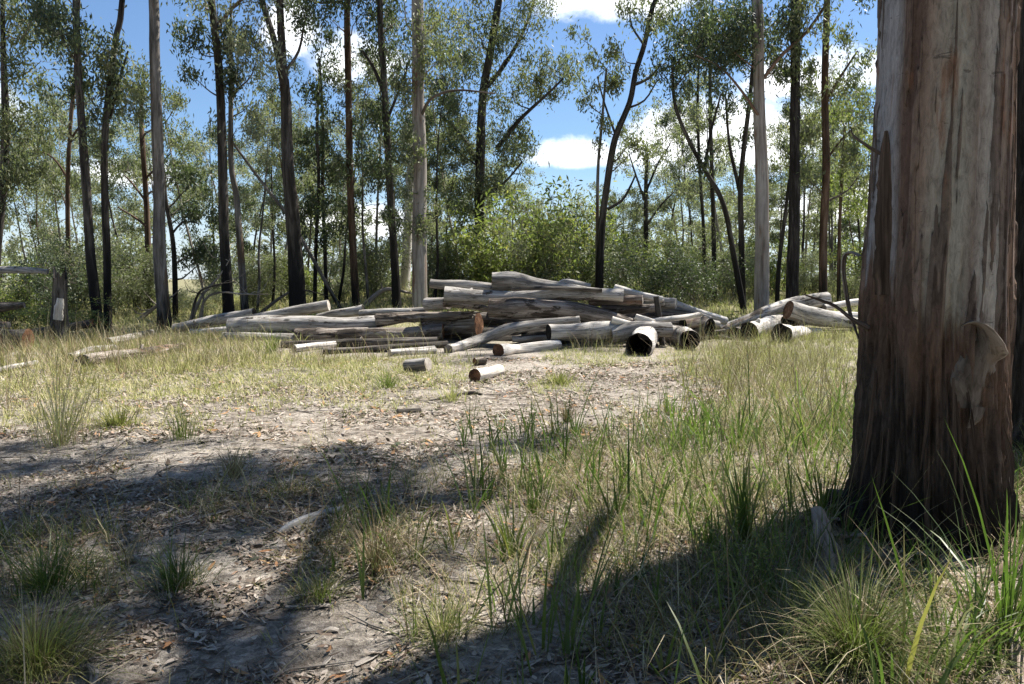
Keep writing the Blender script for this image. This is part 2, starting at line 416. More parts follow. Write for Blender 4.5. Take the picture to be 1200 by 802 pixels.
# ------------------------------------------------------------------ ground
m, nt, N = mat('sandy litter ground')
pos = N.n('ShaderNodeNewGeometry').outputs['Position']
a1 = N.noise(N.scale(pos, (1, 1, 1)), 0.55, 5, 0.6)
a2 = N.noise(N.scale(pos, (1, 1, 1)), 9.0, 6, 0.7)
a3 = N.noise(N.scale(pos, (1, 1, 1)), 46.0, 4, 0.7, 0.5)
c = N.ramp(a2, [(0.3, (0.09, 0.075, 0.06)), (0.48, (0.235, 0.207, 0.175)), (0.66, (0.40, 0.365, 0.325))])
c = N.mix(N.mr(a1, 0.42, 0.6, 0.0, 0.55), c, (0.40, 0.37, 0.33))
vo = N.n('ShaderNodeTexVoronoi'); vo.feature = 'F1'; N.l(N.scale(pos, (30, 30, 30)), vo.inputs['Vector']); vo.inputs['Scale'].default_value = 1.0
c = N.mix(0.55, c, N.mix(1.0, c, N.ramp(N.sep(vo.outputs['Color'])[0], [(0, (0.35, 0.3, 0.26)), (0.5, (0.95, 0.9, 0.84)), (1, (1.5, 1.45, 1.4))]), 'MULTIPLY'))
c = N.mix(N.mr(a3, 0.36, 0.5, 0.5, 0.0), c, (0.06, 0.048, 0.038))
far = N.mr(N.sep(pos)[1], 16, 24, 0.0, 0.8)
c = N.mix(far, c, (0.17, 0.16, 0.075))
N.out(c, 0.95, N.bump(N.math('ADD', a2, N.math('MULTIPLY', a3, 0.6)), 0.9, 0.04), 0.1)
M['ground'] = m
xs = np.unique(np.concatenate([np.linspace(-14, 14, 260), np.sign(np.linspace(-1, 1, 81)) * np.abs(np.linspace(-1, 1, 81)) ** 3 * 900]))
ys = np.unique(np.concatenate([np.linspace(-6, 30, 330), np.linspace(30, 80, 60), -6 - np.linspace(0, 1, 14) ** 2 * 300, 80 + np.linspace(0, 1, 30) ** 2.5 * 1500]))
X, Y = np.meshgrid(xs, ys)
Z = h(X, Y)
Z = np.where(Y > 60, h(X, np.minimum(Y, 110)), Z)
V = np.stack([X.ravel(), Y.ravel(), Z.ravel()], 1)
i = (np.arange(len(ys) - 1)[:, None] * len(xs) + np.arange(len(xs) - 1)[None]).ravel()
g = MB().add(V, np.stack([i, i + 1, i + 1 + len(xs), i + len(xs)], 1)).build('ground', M['ground'])
tag(g, kind='structure')

# ------------------------------------------------------------------ foliage tools
def leaf_quads(P, length, width, droop=0.8, rnd=None):
    n = len(P)
    d = unit(RNG.normal(size=(n, 3)) + np.array([0, 0, -1.0]) * droop * 1.8)
    s = unit(np.cross(d, RNG.normal(size=(n, 3))))
    L = length * U(0.65, 1.3, n)[:, None]; W = width * U(0.7, 1.25, n)[:, None]
    b = P - d * L * 0.5
    V = np.stack([b, b + d * L * 0.42 + s * W * 0.5, b + d * L, b + d * L * 0.42 - s * W * 0.5], 1).reshape(-1, 3)
    Q = np.arange(n * 4).reshape(-1, 4)
    r = U(0, 1, n) if rnd is None else rnd
    return V, Q, np.repeat(r, 4)

def clump_points(c, r, n, ncl=None):
    """leaf positions in sub-clumps inside an ellipsoid; also the sub-clump centres"""
    r = np.broadcast_to(np.asarray(r, float), (3,))
    ncl = ncl or max(4, int(n / 70))
    q = unit(RNG.normal(size=(ncl, 3))) * U(0.25, 1, ncl)[:, None] ** 0.6
    cc = c + q * r
    wts = U(0.35, 1.6, ncl) ** 1.5
    k = RNG.choice(ncl, n, p=wts / wts.sum())
    sz = U(0.6, 1.4, ncl) * 0.13 * r.mean() + 0.085
    P = cc[k] + RNG.normal(size=(n, 3)) * (sz[k][:, None] * np.array([.85, .85, 1.15])); P[:, 2] -= sz[k] * .5
    rn = np.clip(U(0, 1, n) * 0.65 + 0.35 * U(0, 1, ncl)[k], 0, 1)
    return P, cc, rn

def limb(mb, a, b, r0, r1, sag=0.15, sides=6, step=0.35, wob=0.08, seed=0):
    L = np.linalg.norm(b - a)
    m = a * 0.45 + b * 0.55 + np.array([0, 0, -sag * L]) + RNG.normal(size=3) * wob * L
    q = a * 0.8 + b * 0.2 + np.array([0, 0, -sag * L * 0.4]) + RNG.normal(size=3) * wob * L * 0.4
    P = smooth_path(np.array([a, q, m, b]), max(step, L / 9))
    R = np.linspace(r0, r1, len(P))
    mb.tube(P, R, sides)
    return P, R

def path_at(P, z):
    i = int(np.argmin(np.abs(P[:, 2] - z)))
    return i

def tree(name, label, D, pts, w0, w1, bark, blobs=(), H=None, leaf='leaf_olive', group=None, forks=(), twig='twig', top=0, cat='tree', flare=3,
         sides=14, ls=(0.17, 0.05), ridge=0.0, top_r=1.3, base=None, topn=900):
    """pts: (px,py) up the stem at distance D; w0,w1: width in photo pixels at base / at the top of frame; blobs: (px,py,r_px,leaves[,depth offset])"""
    s = D / F
    if base is None:
        p0 = at(pts[0][0], 330, D); p0[2] = hs(p0[0], p0[1]) - 0.1
    else: p0 = base
    P = [p0]
    for (px, py) in pts[1:]:
        q = at(px, py, D); q[1] += U(-0.12, 0.12)
        if q[2] > P[-1][2] + 0.2: P.append(q)
    P = np.array(P)
    r0, r1 = w0 * s / 2, w1 * s / 2
    zt = P[-1, 2]
    if H and H > zt + 0.5:
        d = unit(P[-1] - P[-2]); d[:2] *= 0.6; d = unit(d)
        n = max(1, int((H - zt) / 2.5))
        for i in range(1, n + 1):
            P = np.vstack([P, P[-1] + d * (H - zt) / n + np.append(RNG.normal(size=2) * 0.15, 0)])
    zz = P[:, 2] - P[0, 2]
    zf = max(zt - P[0, 2], 0.5)
    R = np.where(zz <= zf, r0 + (r1 - r0) * zz / zf, r1 * np.clip(1 - (zz - zf) / max((H or 0) + 0.8 - zt, 1), 0.12, 1))
    S = smooth_path(np.column_stack([P, R]), 0.3)
    S = S[np.r_[True, np.linalg.norm(np.diff(S[:, :3], axis=0), axis=1) > 1e-4]]
    root = empty(name, tuple(p0)); tag(root, label, cat, group)
    sd_ = U(0, 50)
    tb = MB(); tb.tube(S[:, :3], S[:, 3], sides, bump=0.07, seed=sd_, flare=flare, ridge=ridge)
    tb.build('trunk', M[bark], root, p0)
    for fk in forks:                                # (list of (px,py), w0, w1[, dD]) extra stems or big limbs
        fp, fw0, fw1 = fk[:3]; dd = fk[3] if len(fk) > 3 else 0.0
        Q = [at(x, y, D + dd * j / max(1, len(fp) - 1)) for j, (x, y) in enumerate(fp)]
        FS = smooth_path(np.array(Q), 0.3); rr = np.linspace(fw0 * s / 2, fw1 * s / 2, len(FS))
        fb = MB(); fb.tube(FS, rr, 8, bump=0.06, seed=sd_ + 1, smin=9.0)
        fb.build('branch', M[fk[4] if len(fk) > 4 else bark], root, p0)
        S = np.vstack([S, np.column_stack([FS, rr])])
    bl = []
    for b in blobs:
        px, py, rp, n = b[:4]
        dd = b[4] if len(b) > 4 else U(-0.8, 0.8) * rp * s
        c = at(px, py, D + dd); bl.append((c, rp * s, int(n)))
    for i in range(top):
        zt_ = P[-1, 2]; z0 = max(zt, zt_ - 0.55 * (zt_ - P[0, 2]))
        zc = z0 + (zt_ - z0) * (i + 0.6) / top
        a = U(0, 6.28); rr = U(0.5, 2.2)
        j = path_at(S, zc)
        bl.append((np.array([S[j, 0] + rr * math.cos(a), S[j, 1] + rr * math.sin(a), zc + 0.4]), top_r * U(0.7, 1.2), int(topn * U(0.7, 1.3))))
    for (c, r, n) in bl:
        hd = np.hypot(S[:, 0] - c[0], S[:, 1] - c[1])
        cost = np.abs(S[:, 2] - (c[2] - 0.75 * np.minimum(hd, 4))) + 0.6 * hd
        j = int(np.argmin(cost)); a = S[j, :3]
        P_, cc, rn = clump_points(c, (r, r, r * 0.8), n)
        bb = MB()
        br = min(S[j, 3] * 0.55, 0.012 + 0.02 * np.linalg.norm(c - a))
        LP, LR = limb(bb, a, c, max(br, 0.012), 0.008, sag=U(-0.02, 0.14))
        for q in cc:
            k = int(len(LP) * U(0.35, 0.98))
            dq = np.linalg.norm(LP - q, axis=1); dq[: int(len(LP) * 0.25)] += 9
            k = int(np.argmin(dq + U(0, 0.4, len(LP))))
            limb(bb, LP[k], q, max(0.006, LR[k] * 0.5), 0.003, sag=U(-0.05, 0.15), sides=4, step=0.4)
        bo = bb.build('branch', M[twig], root, p0)
        V, Q, rr = leaf_quads(P_, ls[0], ls[1], rnd=rn)
        MB().add(V, Q, rnd=rr).build('foliage', M[leaf], bo, p0, smooth=False)
    return root

# ------------------------------------------------------------------ logs
SHIFT = {'logs in the heap': 4.2, 'logs strewn right of the heap': 2.8, 'fallen timber at the left of the clearing': 2.0}
def log(label, pts, body, ends=('end_grey', 'end_grey'), hollow=None, group='logs in the heap', name='log', bump=0.09, ridge=0.01, broken=(0, 0), sides=32, cat='log', step=0.09, ecc=None):
    """pts: (px, py, dia_px, D or None): None = lying on the ground"""
    P = []
    for (px, py, dia, D) in pts:
        if D is None: D = G(px, py + dia / 2)[1] + 0.1
        else: D = D + SHIFT.get(group, 0)
        c = at(px, py, D); P.append([*c, dia * D / F / 2])
    S = smooth_path(np.array(P), step)
    ln = np.linalg.norm(S[-1, :3] - S[0, :3])
    o_ = U(0, 90); tt = np.concatenate([[0], np.cumsum(np.linalg.norm(np.diff(S[:, :3], axis=0), axis=1))])
    for ax in (0, 1, 2):
        S[:, ax] += 0.16 * S[:, 3] * vnoise(np.stack([tt * 1.1 + o_, 0 * tt + 7 * ax, 0 * tt], 1))
    S[:, 3] *= 1 + 0.10 * vnoise(np.stack([tt * 1.6 + o_, 0 * tt + 31, 0 * tt], 1)) + 0.12 * np.exp(-tt / 0.25) * (o_ > 45)
    o0 = S[:, :3].mean(0)
    sd_ = U(0, 60)
    mb = MB(); W = mb.tube(S[:, :3], S[:, 3], sides, bump=bump, seed=sd_, ridge=ridge, bf=(5, 5, 1.4), smin=U(0, 20))
    for e, br in ((0, broken[0]), (-1, broken[1])):
        if br:
            idx = (0 if e == 0 else len(S) - 1) * sides + np.arange(sides)
            a = np.arange(sides) * 2 * math.pi / sides
            sh = br * (np.abs(vnoise(np.stack([np.cos(a) * 3 + sd_, np.sin(a) * 3, np.zeros(sides)], 1))) * 1.6 - 0.2)
            T = frames(S[:, :3])[0][e]
            mb.V[0][idx] += (T * (-1 if e == 0 else 1))[None] * sh[:, None]
            W = mb.V[0].reshape(len(S), sides, 3)
    root = mb.build(name, M[body], None, o0); root.location = o0
    tag(root, label, cat, group)
    T, Nn, B = frames(S[:, :3])
    if ln > 1.6 and S[:, 3].mean() > 0.09:
        for q in range(int(RNG.integers(0, 2))):
            k = int(len(S) * U(.15, .85)); a = U(0, 6.28); d = Nn[k] * math.cos(a) + B[k] * math.sin(a)
            if d[2] < -0.2: d = -d
            r_ = S[k, 3]; st = MB(); p1 = S[k, :3] + d * r_ * .7; L_ = U(.03, .08)
            st.tube(np.array([p1, p1 + (d + T[k] * .3) * (r_ * .3 + L_ * .6), p1 + (d + T[k] * .5) * (r_ * .3 + L_), p1 + (d + T[k] * .5) * (r_ * .3 + L_ + .004)]), np.array([r_ * .42, r_ * .27, r_ * .22, .004]), 9, bump=.15, seed=sd_)
            st.build('branch_stub', M[body], root, o0)
    for e in (0, -1):
        hol = hollow and hollow[0 if e == 0 else 1]
        HR = 0.74 + 0.27 * vnoise(np.stack([np.cos(np.arange(sides) * 6.283 / sides) * 2.2 + sd_, np.sin(np.arange(sides) * 6.283 / sides) * 2.2, np.zeros(sides)], 1))
        ring = W[e]; c = ring.mean(0); tdir = T[e] * (-1 if e == 0 else 1)
        cb = MB()
        rad = [1.0, 0.99 * HR[:, None]] if hol else [1.0, 0.82, 0.55, 0.28, 0.02]
        Vs, Ls = [], []
        for j, f in enumerate(rad):
            v = c + (ring - c) * f + (tdir * (0.006 * (1 - f)) if not hol else tdir * (-0.004 * j))
            v = v + tdir[None] * (0.012 * vnoise(v * 14))[:, None] * (j > 0)
            Vs.append(v); rel = v - c
            Ls.append(np.stack([rel @ Nn[e], rel @ B[e], np.zeros(sides) + sd_], 1))
        i = np.arange(len(rad) - 1)[:, None] * sides; j = np.arange(sides)[None]; j2 = (j + 1) % sides
        Q = np.stack([i + j, i + j2, i + sides + j2, i + sides + j], 2).reshape(-1, 4)
        if e == 0: Q = Q[:, ::-1]
        cb.add(np.vstack(Vs), Q, np.vstack(Ls))
        cb.build('cut_end', M[ends[0 if e == 0 else 1]], root, o0)
        if hol:
            depth = min(0.8, ln * 0.85)
            hp = [c - tdir * 0.004, c - tdir * depth * 0.5, c - tdir * depth]
            hp = smooth_path(np.array(hp), 0.08)
            tb = MB(); inner = c + (ring - c) * HR[:, None]
            Vt = [inner - tdir * 0.004] + [inner * 1.0 - tdir * depth * q + (c - inner) * 0.15 * q for q in (0.3, 0.6, 1.0)] + [c + (ring - c) * 0.02 - tdir * depth]
            Lt = []
            for v in Vt: rel = v - c; Lt.append(np.stack([rel @ Nn[e], rel @ B[e], rel @ T[e]], 1))
            i = np.arange(len(Vt) - 1)[:, None] * sides
            Q = np.stack([i + j, i + sides + j, i + sides + j2, i + j2], 2).reshape(-1, 4)
            tb.add(np.vstack(Vt), Q, np.vstack(Lt)); tb.build('hollow_core', M['char'], root, o0)
    return root

# ------------------------------------------------------------------ ribbons of bark, sticks
def ribbon(mb, pts, widths, side, thick=0.006, curl=0.25, n=7, rag=0.22):
    """a strip of bark with real thickness, curled across its width"""
    P = smooth_path(np.column_stack([np.asarray(pts, float), np.asarray(widths, float)]), 0.03)
    T = unit(np.gradient(P[:, :3], axis=0)); sd_ = np.asarray(side, float)
    if sd_.ndim == 2: sd_ = np.stack([np.interp(np.linspace(0, 1, len(P)), np.linspace(0, 1, len(sd_)), sd_[:, c]) for c in range(3)], 1)
    else: sd_ = np.repeat(sd_[None], len(P), 0)
    sd_ = unit(sd_ - T * (T * sd_).sum(1, keepdims=True)); nn = np.cross(T, sd_)
    u = np.linspace(-1, 1, n)
    k = len(P)
    ss = np.linspace(0, k * 0.03, k); o_ = U(0, 99)
    el = 1 + rag * vnoise(np.stack([ss * 22 + o_, 0 * ss, 0 * ss], 1)) + rag * .5 * vnoise(np.stack([ss * 70 + o_, 0 * ss + 3, 0 * ss], 1))
    er = 1 + rag * vnoise(np.stack([ss * 22 + o_, 0 * ss + 9, 0 * ss], 1)) + rag * .5 * vnoise(np.stack([ss * 70 + o_, 0 * ss + 6, 0 * ss], 1))
    uu = u[None] * np.where(u[None] < 0, el[:, None], er[:, None])
    def sheet(off):
        return P[:, None, :3] + sd_[:, None] * (uu[:, :, None] * P[:, 3][:, None, None] / 2) + nn[:, None] * ((u ** 2)[None, :, None] * curl * P[:, 3][:, None, None] + off)
    A, B_ = sheet(0), sheet(-thick)
    s = np.concatenate([[0], np.cumsum(np.linalg.norm(np.diff(P[:, :3], axis=0), axis=1))])
    prof = np.concatenate([A, B_[:, ::-1]], 1)          # closed loop round the strip
    m_ = 2 * n
    lc = np.stack([np.repeat((np.concatenate([u, u[::-1]])[None] * 0.1), k, 0), np.zeros((k, m_)), np.repeat(s[:, None], m_, 1)], 2)
    i = np.arange(k - 1)[:, None] * m_; j = np.arange(m_)[None]; j2 = (j + 1) % m_
    Q = np.stack([i + j, i + j2, i + m_ + j2, i + m_ + j], 2).reshape(-1, 4)
    mb.add(prof.reshape(-1, 3), Q, lc.reshape(-1, 3))

# ------------------------------------------------------------------ the heap of logs
# long bank of logs left of the heap
log('thick smooth grey log lying lengthwise on top of the left bank of logs', [(268, 383, 20, 15.7), (300, 382, 22, 15.7), (380, 381, 21, 15.7), (446, 381, 20, 15.7)], 'log_grey', bump=0.05)
log('grey log under the thick smooth log, half sunk in grass at its left end', [(262, 396, 13, 15.4), (330, 397, 14, 15.4), (398, 396, 14, 15.4)], 'log_grey')
log('long brown grey log with a brown sawn right end, below the rough split log', [(346, 394, 18, 15.3), (430, 393, 19, 15.2), (519, 389, 19, 15.1)], 'log_brown', ('end_grey', 'end_brown'))
log('thin dark pole lying on the grass in front of the left bank', [(378, 412, 8, None), (450, 409, 9, None), (524, 404, 9, None)], 'log_dark')
log('short pale pole lying in grass before the thick smooth log', [(344, 409, 10, None), (392, 404, 8, None)], 'log_pale', ('end_pale', 'end_grey'))
log('short log, white on top and brown below, nearest the end of the thin dark pole', [(457, 414, 9, None), (509, 410, 10, None)], 'log_pale', ('end_grey', 'end_pale'))
log('rough split log with ragged right end resting at right of the thick smooth log', [(441, 377, 15, 15.4), (490, 372, 13, 15.4), (551, 369, 10, 15.3)], 'log_brown', broken=(0.03, 0.3), ridge=0.05, bump=0.12)
log('dark square-cut butt end of a wide log under the ragged split log', [(500, 382, 28, 16.2), (530, 380, 31, 15.7), (560, 379, 31, 15.4)], 'log_brown', ('end_dark', 'end_brown'))
log('tapering dark log with a black right end behind the left bank', [(372, 372, 7, 17.0), (400, 368, 11, 16.9), (427, 364, 14, 16.8)], 'log_grey', ('end_grey', 'end_dark'))
log('sloping grey log with its lighter right end raised above the left bank', [(296, 374, 10, 16.6), (345, 365, 13, 16.6), (386, 357, 14, 16.6)], 'log_grey', ('end_grey', 'end_pale'))
log('long thin grey log at far left of the bank, rising to a blunt end', [(204, 386, 11, 17.2), (250, 376, 12, 17.0), (299, 368, 13, 16.8)], 'log_grey', ('end_grey', 'end_dark'))
log('thin log lying flat behind the rough split log', [(422, 368, 9, 16.6), (460, 366, 9, 16.5), (500, 364, 9, 16.3)], 'log_grey')
log('pale half-buried log between the far left log and the thick smooth log', [(224, 390, 9, 16.6), (268, 387, 10, 16.4)], 'log_pale')
# main stack
log('bent topmost log with a swollen left end crowning the heap', [(576, 328, 20, 15.0), (600, 330, 20, 15.0), (628, 335, 15, 15.0), (660, 336, 10, 15.0), (702, 343, 8, 15.1)], 'log_grey', ('end_brown', 'end_grey'), bump=0.08)
log('thin log under the left end of the swollen topmost log', [(504, 332, 11, 15.5), (545, 335, 11, 15.4), (590, 340, 10, 15.2)], 'log_grey')
log('long level grey log spanning the heap, its right end a clean white-rimmed cut', [(521, 345, 17, 14.8), (580, 348, 17, 14.8), (660, 345, 16, 14.7), (730, 347, 15, 14.6)], 'log_grey', ('end_grey', 'end_pale'))
log('heavy curved brown log in the middle of the heap, drooping to the right', [(571, 362, 24, 14.5), (610, 363, 25, 14.5), (660, 365, 23, 14.5), (705, 371, 20, 14.5), (740, 380, 18, 14.5)], 'log_brown', ('end_brown', 'end_grey'), bump=0.05)
log('slim brown log wedged behind the heavy curved log at left', [(519, 355, 9, 15.3), (545, 357, 9, 15.3), (575, 363, 8, 15.2)], 'log_brown')
log('short log end poking out at left of the heap behind the ragged log', [(500, 356, 14, 16.0), (525, 355, 14, 15.6)], 'log_grey')
log('log just right of the long level log with a white sawn end', [(690, 352, 13, 15.2), (728, 352, 14, 15.0), (753, 352, 14, 14.9)], 'log_brown', ('end_grey', 'end_pale'))
log('pale split log lying over the sawn ends at upper right of the heap', [(720, 338, 9, 15.5), (748, 345, 8, 15.3), (776, 351, 8, 15.2)], 'log_pale', ('end_dark', 'end_pale'))
log('grey log end between the white sawn end and the upright post', [(735, 355, 10, 15.5), (778, 355, 9, 15.3)], 'log_grey')
log('brown log underneath the white sawn ends, left of the upright post', [(705, 363, 11, 15.0), (740, 363, 11, 14.9), (771, 361, 11, 14.8)], 'log_brown')
log('short grey log stub showing right of the upright post', [(770, 355, 12, 15.6), (792, 356, 12, 15.4)], 'log_grey', ('end_grey', 'end_pale'))
log('slim pole peeping over the heap right of the swollen topmost log', [(655, 333, 6, 15.6), (664, 330, 6, 15.6), (692, 337, 7, 15.5)], 'log_pale')
log('long bleached pole slanting down to the ground at right of the heap', [(786, 354, 8, 15.8), (815, 365, 9, 15.9), (850, 376, 10, 16.2)], 'log_pale')
log('second slanting pole below the long bleached pole', [(772, 361, 7, 15.7), (800, 365, 8, 15.8), (832, 374, 8, 15.9)], 'log_grey')
log('thin weathered pole nearly level beneath the slanting poles', [(774, 369, 7, 15.4), (797, 370, 7, 15.4), (822, 373, 7, 15.5)], 'log_brown')
log('low pale pole touching the grass under the slanting poles', [(784, 377, 8, 15.2), (812, 375, 8, 15.4), (842, 381, 8, 15.6)], 'log_pale')
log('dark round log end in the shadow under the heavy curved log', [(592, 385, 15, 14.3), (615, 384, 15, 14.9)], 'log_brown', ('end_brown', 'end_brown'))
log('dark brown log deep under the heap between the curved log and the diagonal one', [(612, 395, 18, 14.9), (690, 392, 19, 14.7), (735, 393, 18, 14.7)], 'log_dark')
log('dark log lying across the bottom of the heap at left', [(520, 405, 16, 15.6), (600, 402, 18, 15.3), (650, 402, 18, 15.2)], 'log_dark', ('end_dark', 'end_dark'))  # dark wood with near-black ends, holding up the stack
log('bleached stave standing on edge behind the white log', [(717, 375, 9, 13.9), (735, 379, 8, 13.9), (752, 383, 7, 13.9)], 'log_white', ('end_pale', 'end_pale'))
log('small white chunk of wood below the sawn ends', [(745, 372, 8, 14.2), (757, 376, 9, 14.1), (767, 378, 7, 14.0)], 'log_white', ('end_pale', 'end_pale'))
log('long grey log leaning diagonally against the front of the heap', [(525, 409, 11, None), (560, 400, 12, 13.9), (600, 386, 13, 14.0), (640, 380, 12, 14.0), (680, 375, 9, 14.0)], 'log_grey', ('end_grey', 'end_pale'), bump=0.1)
log('stout white log with a dark round left end at the front of the heap', [(643, 390, 19, 13.6), (680, 388, 20, 13.8), (719, 387, 20, 14.0)], 'log_pale', ('end_dark', 'end_grey'))
log('cracked white log lying in front of the diagonal log', [(584, 411, 14, None), (610, 408, 13, None), (655, 404, 12, None)], 'log_white', ('end_brown', 'end_pale'), bump=0.11)
log('grey shaded log behind the nearest hollow log', [(717, 391, 22, 13.9), (750, 386, 21, 13.9), (785, 386, 20, 14.0)], 'log_grey')
log('hollow log with charred open end facing the clearing and a white upper side', [(748, 404, 27, None), (757, 394, 27, 13.9), (765, 387, 25, 14.6)], 'log_pale', ('end_dark', 'end_grey'), hollow=(1, 0), bump=0.08)
log('hollow stub beside the charred one, its open end turned to the right', [(809, 399, 25, None), (797, 396, 25, 14.6), (784, 392, 23, 14.9)], 'log_grey', ('end_dark', 'end_grey'), hollow=(1, 0), bump=0.09)
log('wide dark hollow log lying behind the two hollow stubs', [(831, 386, 24, 15.2), (805, 384, 21, 15.6), (770, 381, 15, 15.7)], 'log_grey', ('end_dark', 'end_grey'), hollow=(1, 0), bump=0.1)
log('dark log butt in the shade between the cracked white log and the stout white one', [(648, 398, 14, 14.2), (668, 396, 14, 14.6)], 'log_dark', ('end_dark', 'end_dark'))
log('slim grey pole lying low behind the cracked white log', [(600, 398, 7, 14.0), (650, 396, 7, 14.0), (700, 399, 6, 14.0)], 'log_grey')
log('bark-covered log wedged between the hollow stub and the wide hollow log', [(800, 379, 13, 14.9), (826, 376, 12, 15.2)], 'log_brown', ('end_dark', 'end_brown'))
log('pale splintered pole crossing over the grey shaded log', [(752, 378, 6, 14.3), (790, 373, 7, 14.4), (818, 369, 6, 14.8)], 'log_pale', broken=(.08, .12))
log('dark pole sticking out of the right end of the heap towards the bent log', [(822, 392, 7, 15.4), (850, 388, 6, 15.4)], 'log_dark')
log('thin dark pole lying on the long level log', [(600, 339, 5, 14.4), (650, 338, 5, 14.5), (705, 341, 5, 14.5)], 'log_dark')
log('dark log added to darken the gap under the long level log', [(548, 376, 20, 16.0), (620, 380, 20, 16.0), (705, 380, 18, 15.9)], 'log_dark', ('end_dark', 'end_dark'))  # this and next three: logs added to darken gaps in the heap
log('dark log added as gap shade on the ground behind the dark round log end', [(560, 394, 18, 15.8), (640, 393, 18, 15.7), (715, 391, 16, 15.6)], 'log_dark', ('end_dark', 'end_dark'))
log('log added to darken the gap behind the upright post', [(730, 375, 15, 15.9), (775, 373, 16, 15.9), (815, 379, 14, 16.0)], 'log_brown', ('end_dark', 'end_dark'))
log('dark sunken log added as shade beneath the left bank', [(330, 404, 9, None), (430, 402, 10, None), (512, 400, 10, None)], 'log_dark', ('end_dark', 'end_dark'))
# right group
R_ = 'logs strewn right of the heap'
log('long bent grey log with its thick end raised at the right', [(843, 387, 10, None), (873, 376, 12, 18.3), (903, 364, 14, 18.8), (935, 356, 15, 19.2), (969, 351, 18, 19.5)], 'log_grey', group=R_, ends=('end_grey', 'end_grey'))
log('white barked log with a charred end, left of the pair in the grass', [(878, 389, 19, None), (900, 382, 19, 18.2), (924, 376, 17, 19.4)], 'log_pale', ('end_dark', 'end_grey'), group=R_)
log('small charred log end touching the left white barked log', [(862, 391, 15, None), (878, 386, 14, 18.4)], 'log_dark', ('end_dark', 'end_dark'), group=R_)
log('low log with a blackened round end, nearest in the right group', [(917, 392, 21, None), (938, 391, 19, 17.8), (960, 392, 15, 18.1)], 'log_pale', ('end_dark', 'end_grey'), group=R_)
log('dark stump end behind the two logs with black ends', [(922, 377, 15, 18.4), (940, 375, 14, 19.2)], 'log_dark', ('end_dark', 'end_dark'), group=R_)
log('grey log with an orange brown sawn end resting across the right group', [(924, 365, 23, 18.2), (950, 371, 21, 18.3), (1005, 380, 15, 18.5)], 'log_grey', ('end_brown', 'end_grey'), group=R_)
log('pale thin log pointing behind the great tree', [(966, 361, 7, 19.2), (1000, 355, 8, 19.6), (1040, 352, 8, 19.9)], 'log_pale', group=R_)
log('pale log below the thin one, close to the great tree', [(965, 370, 11, 18.9), (1000, 372, 11, 18.9), (1045, 376, 11, 18.9)], 'log_pale', group=R_)
log('thin dark stick lying on the ground right of the hollow logs', [(818, 398, 4, None), (838, 396, 4, None), (858, 397, 4, None)], 'log_dark', group=R_, name='stick', cat='stick', sides=8)
# left side of the clearing
L_ = 'fallen timber at the left of the clearing'
log('thick dark log with a reddish brown end at the left edge', [(-60, 398, 26, 16.0), (-10, 398, 27, 16.0), (33, 397, 26, 16.0)], 'log_dark', ('end_dark', 'end_brown'), group=L_)
log('forked grey log lying on the thick dark log', [(-60, 366, 14, 16.6), (-10, 362, 14, 16.6), (28, 358, 6, 16.7)], 'log_dark', group=L_)
log('slim dark log between the two dark logs at the left edge', [(-50, 380, 10, 16.4), (10, 381, 9, 16.3)], 'log_brown', group=L_)
log('dark fallen log with a brown broken end near the broken stump', [(28, 391, 9, 18.2), (65, 386, 10, 18.3), (105, 379, 11, 18.6)], 'log_dark', ('end_dark', 'end_brown'), group=L_, broken=(0, 0.1))
log('high pale trunk lying level above the ground at the left edge', [(-120, 313, 9, 19.5), (-40, 317, 9, 19.5), (20, 317, 8, 19.5), (56, 319, 6, 19.5)], 'log_grey', group=L_, name='leaning_trunk', cat='fallen trunk')
log('dead upright snag propping the high level trunk', [(-118, 402, 14, 19.6), (-112, 350, 12, 19.7), (-106, 310, 10, 19.7)], 'log_dark', group=L_, name='snag', cat='snag')
log('low grey log in long grass below the tallest left trunk', [(126, 401, 10, None), (150, 396, 10, None), (177, 391, 9, None)], 'log_grey', group=L_)
log('weathered silver log with a broken blocky left end in the long grass', [(99, 423, 16, None), (140, 418, 14, None), (180, 412, 12, None), (214, 406, 9, None)], 'log_brown', group=L_, broken=(0.12, 0.1), bump=0.15, ridge=0.03)
log('flat silver slab behind the broken silver log', [(82, 419, 9, None), (105, 412, 10, None), (132, 408, 8, None)], 'log_grey', group=L_, broken=(0.1, 0.1), bump=0.14)
log('thin grey log sinking into the grass at the left edge', [(-30, 439, 8, None), (10, 432, 8, None), (42, 425, 6, None)], 'log_grey', group=L_)
# small pieces in the clearing
S_ = 'offcuts lying in the clearing'
log('small white peeled offcut with a dark brown end, alone in the clearing', [(557, 441, 15, None), (572, 438, 15, None), (586, 434, 15, 13.1)], 'log_white', ('end_brown', 'end_pale'), group=S_, name='offcut', cat='offcut', bump=0.1)
log('grey block of wood standing in the yellow grass before the left bank', [(477, 430, 15, None), (502, 427, 15, 13.1)], 'log_grey', ('end_grey', 'end_pale'), group=S_, name='offcut', cat='offcut', bump=0.12, sides=14)
log('low dark grey block set in the bare ground of the clearing', [(466, 483, 8, None), (493, 481, 8, None)], 'log_dark', ('end_grey', 'end_grey'), group=S_, name='offcut', cat='offcut', sides=14)
log('small brown stub in the grass just behind the white offcut', [(556, 424, 11, None), (568, 423, 11, None)], 'log_brown', ('end_brown', 'end_brown'), group=S_, name='offcut', cat='offcut', sides=14)
log('curved dark stick lying on the ground in front of the white offcut', [(505, 470, 3, None), (525, 466, 5, None), (550, 461, 6, None), (565, 463, 4, None)], 'log_dark', group=S_, name='stick', cat='stick', sides=10)
log('reddish strip of wood continuing right from the curved dark stick', [(568, 463, 3, None), (590, 462, 4, None), (617, 461, 3, None)], 'log_brown', group=S_, name='stick', cat='stick', sides=8)
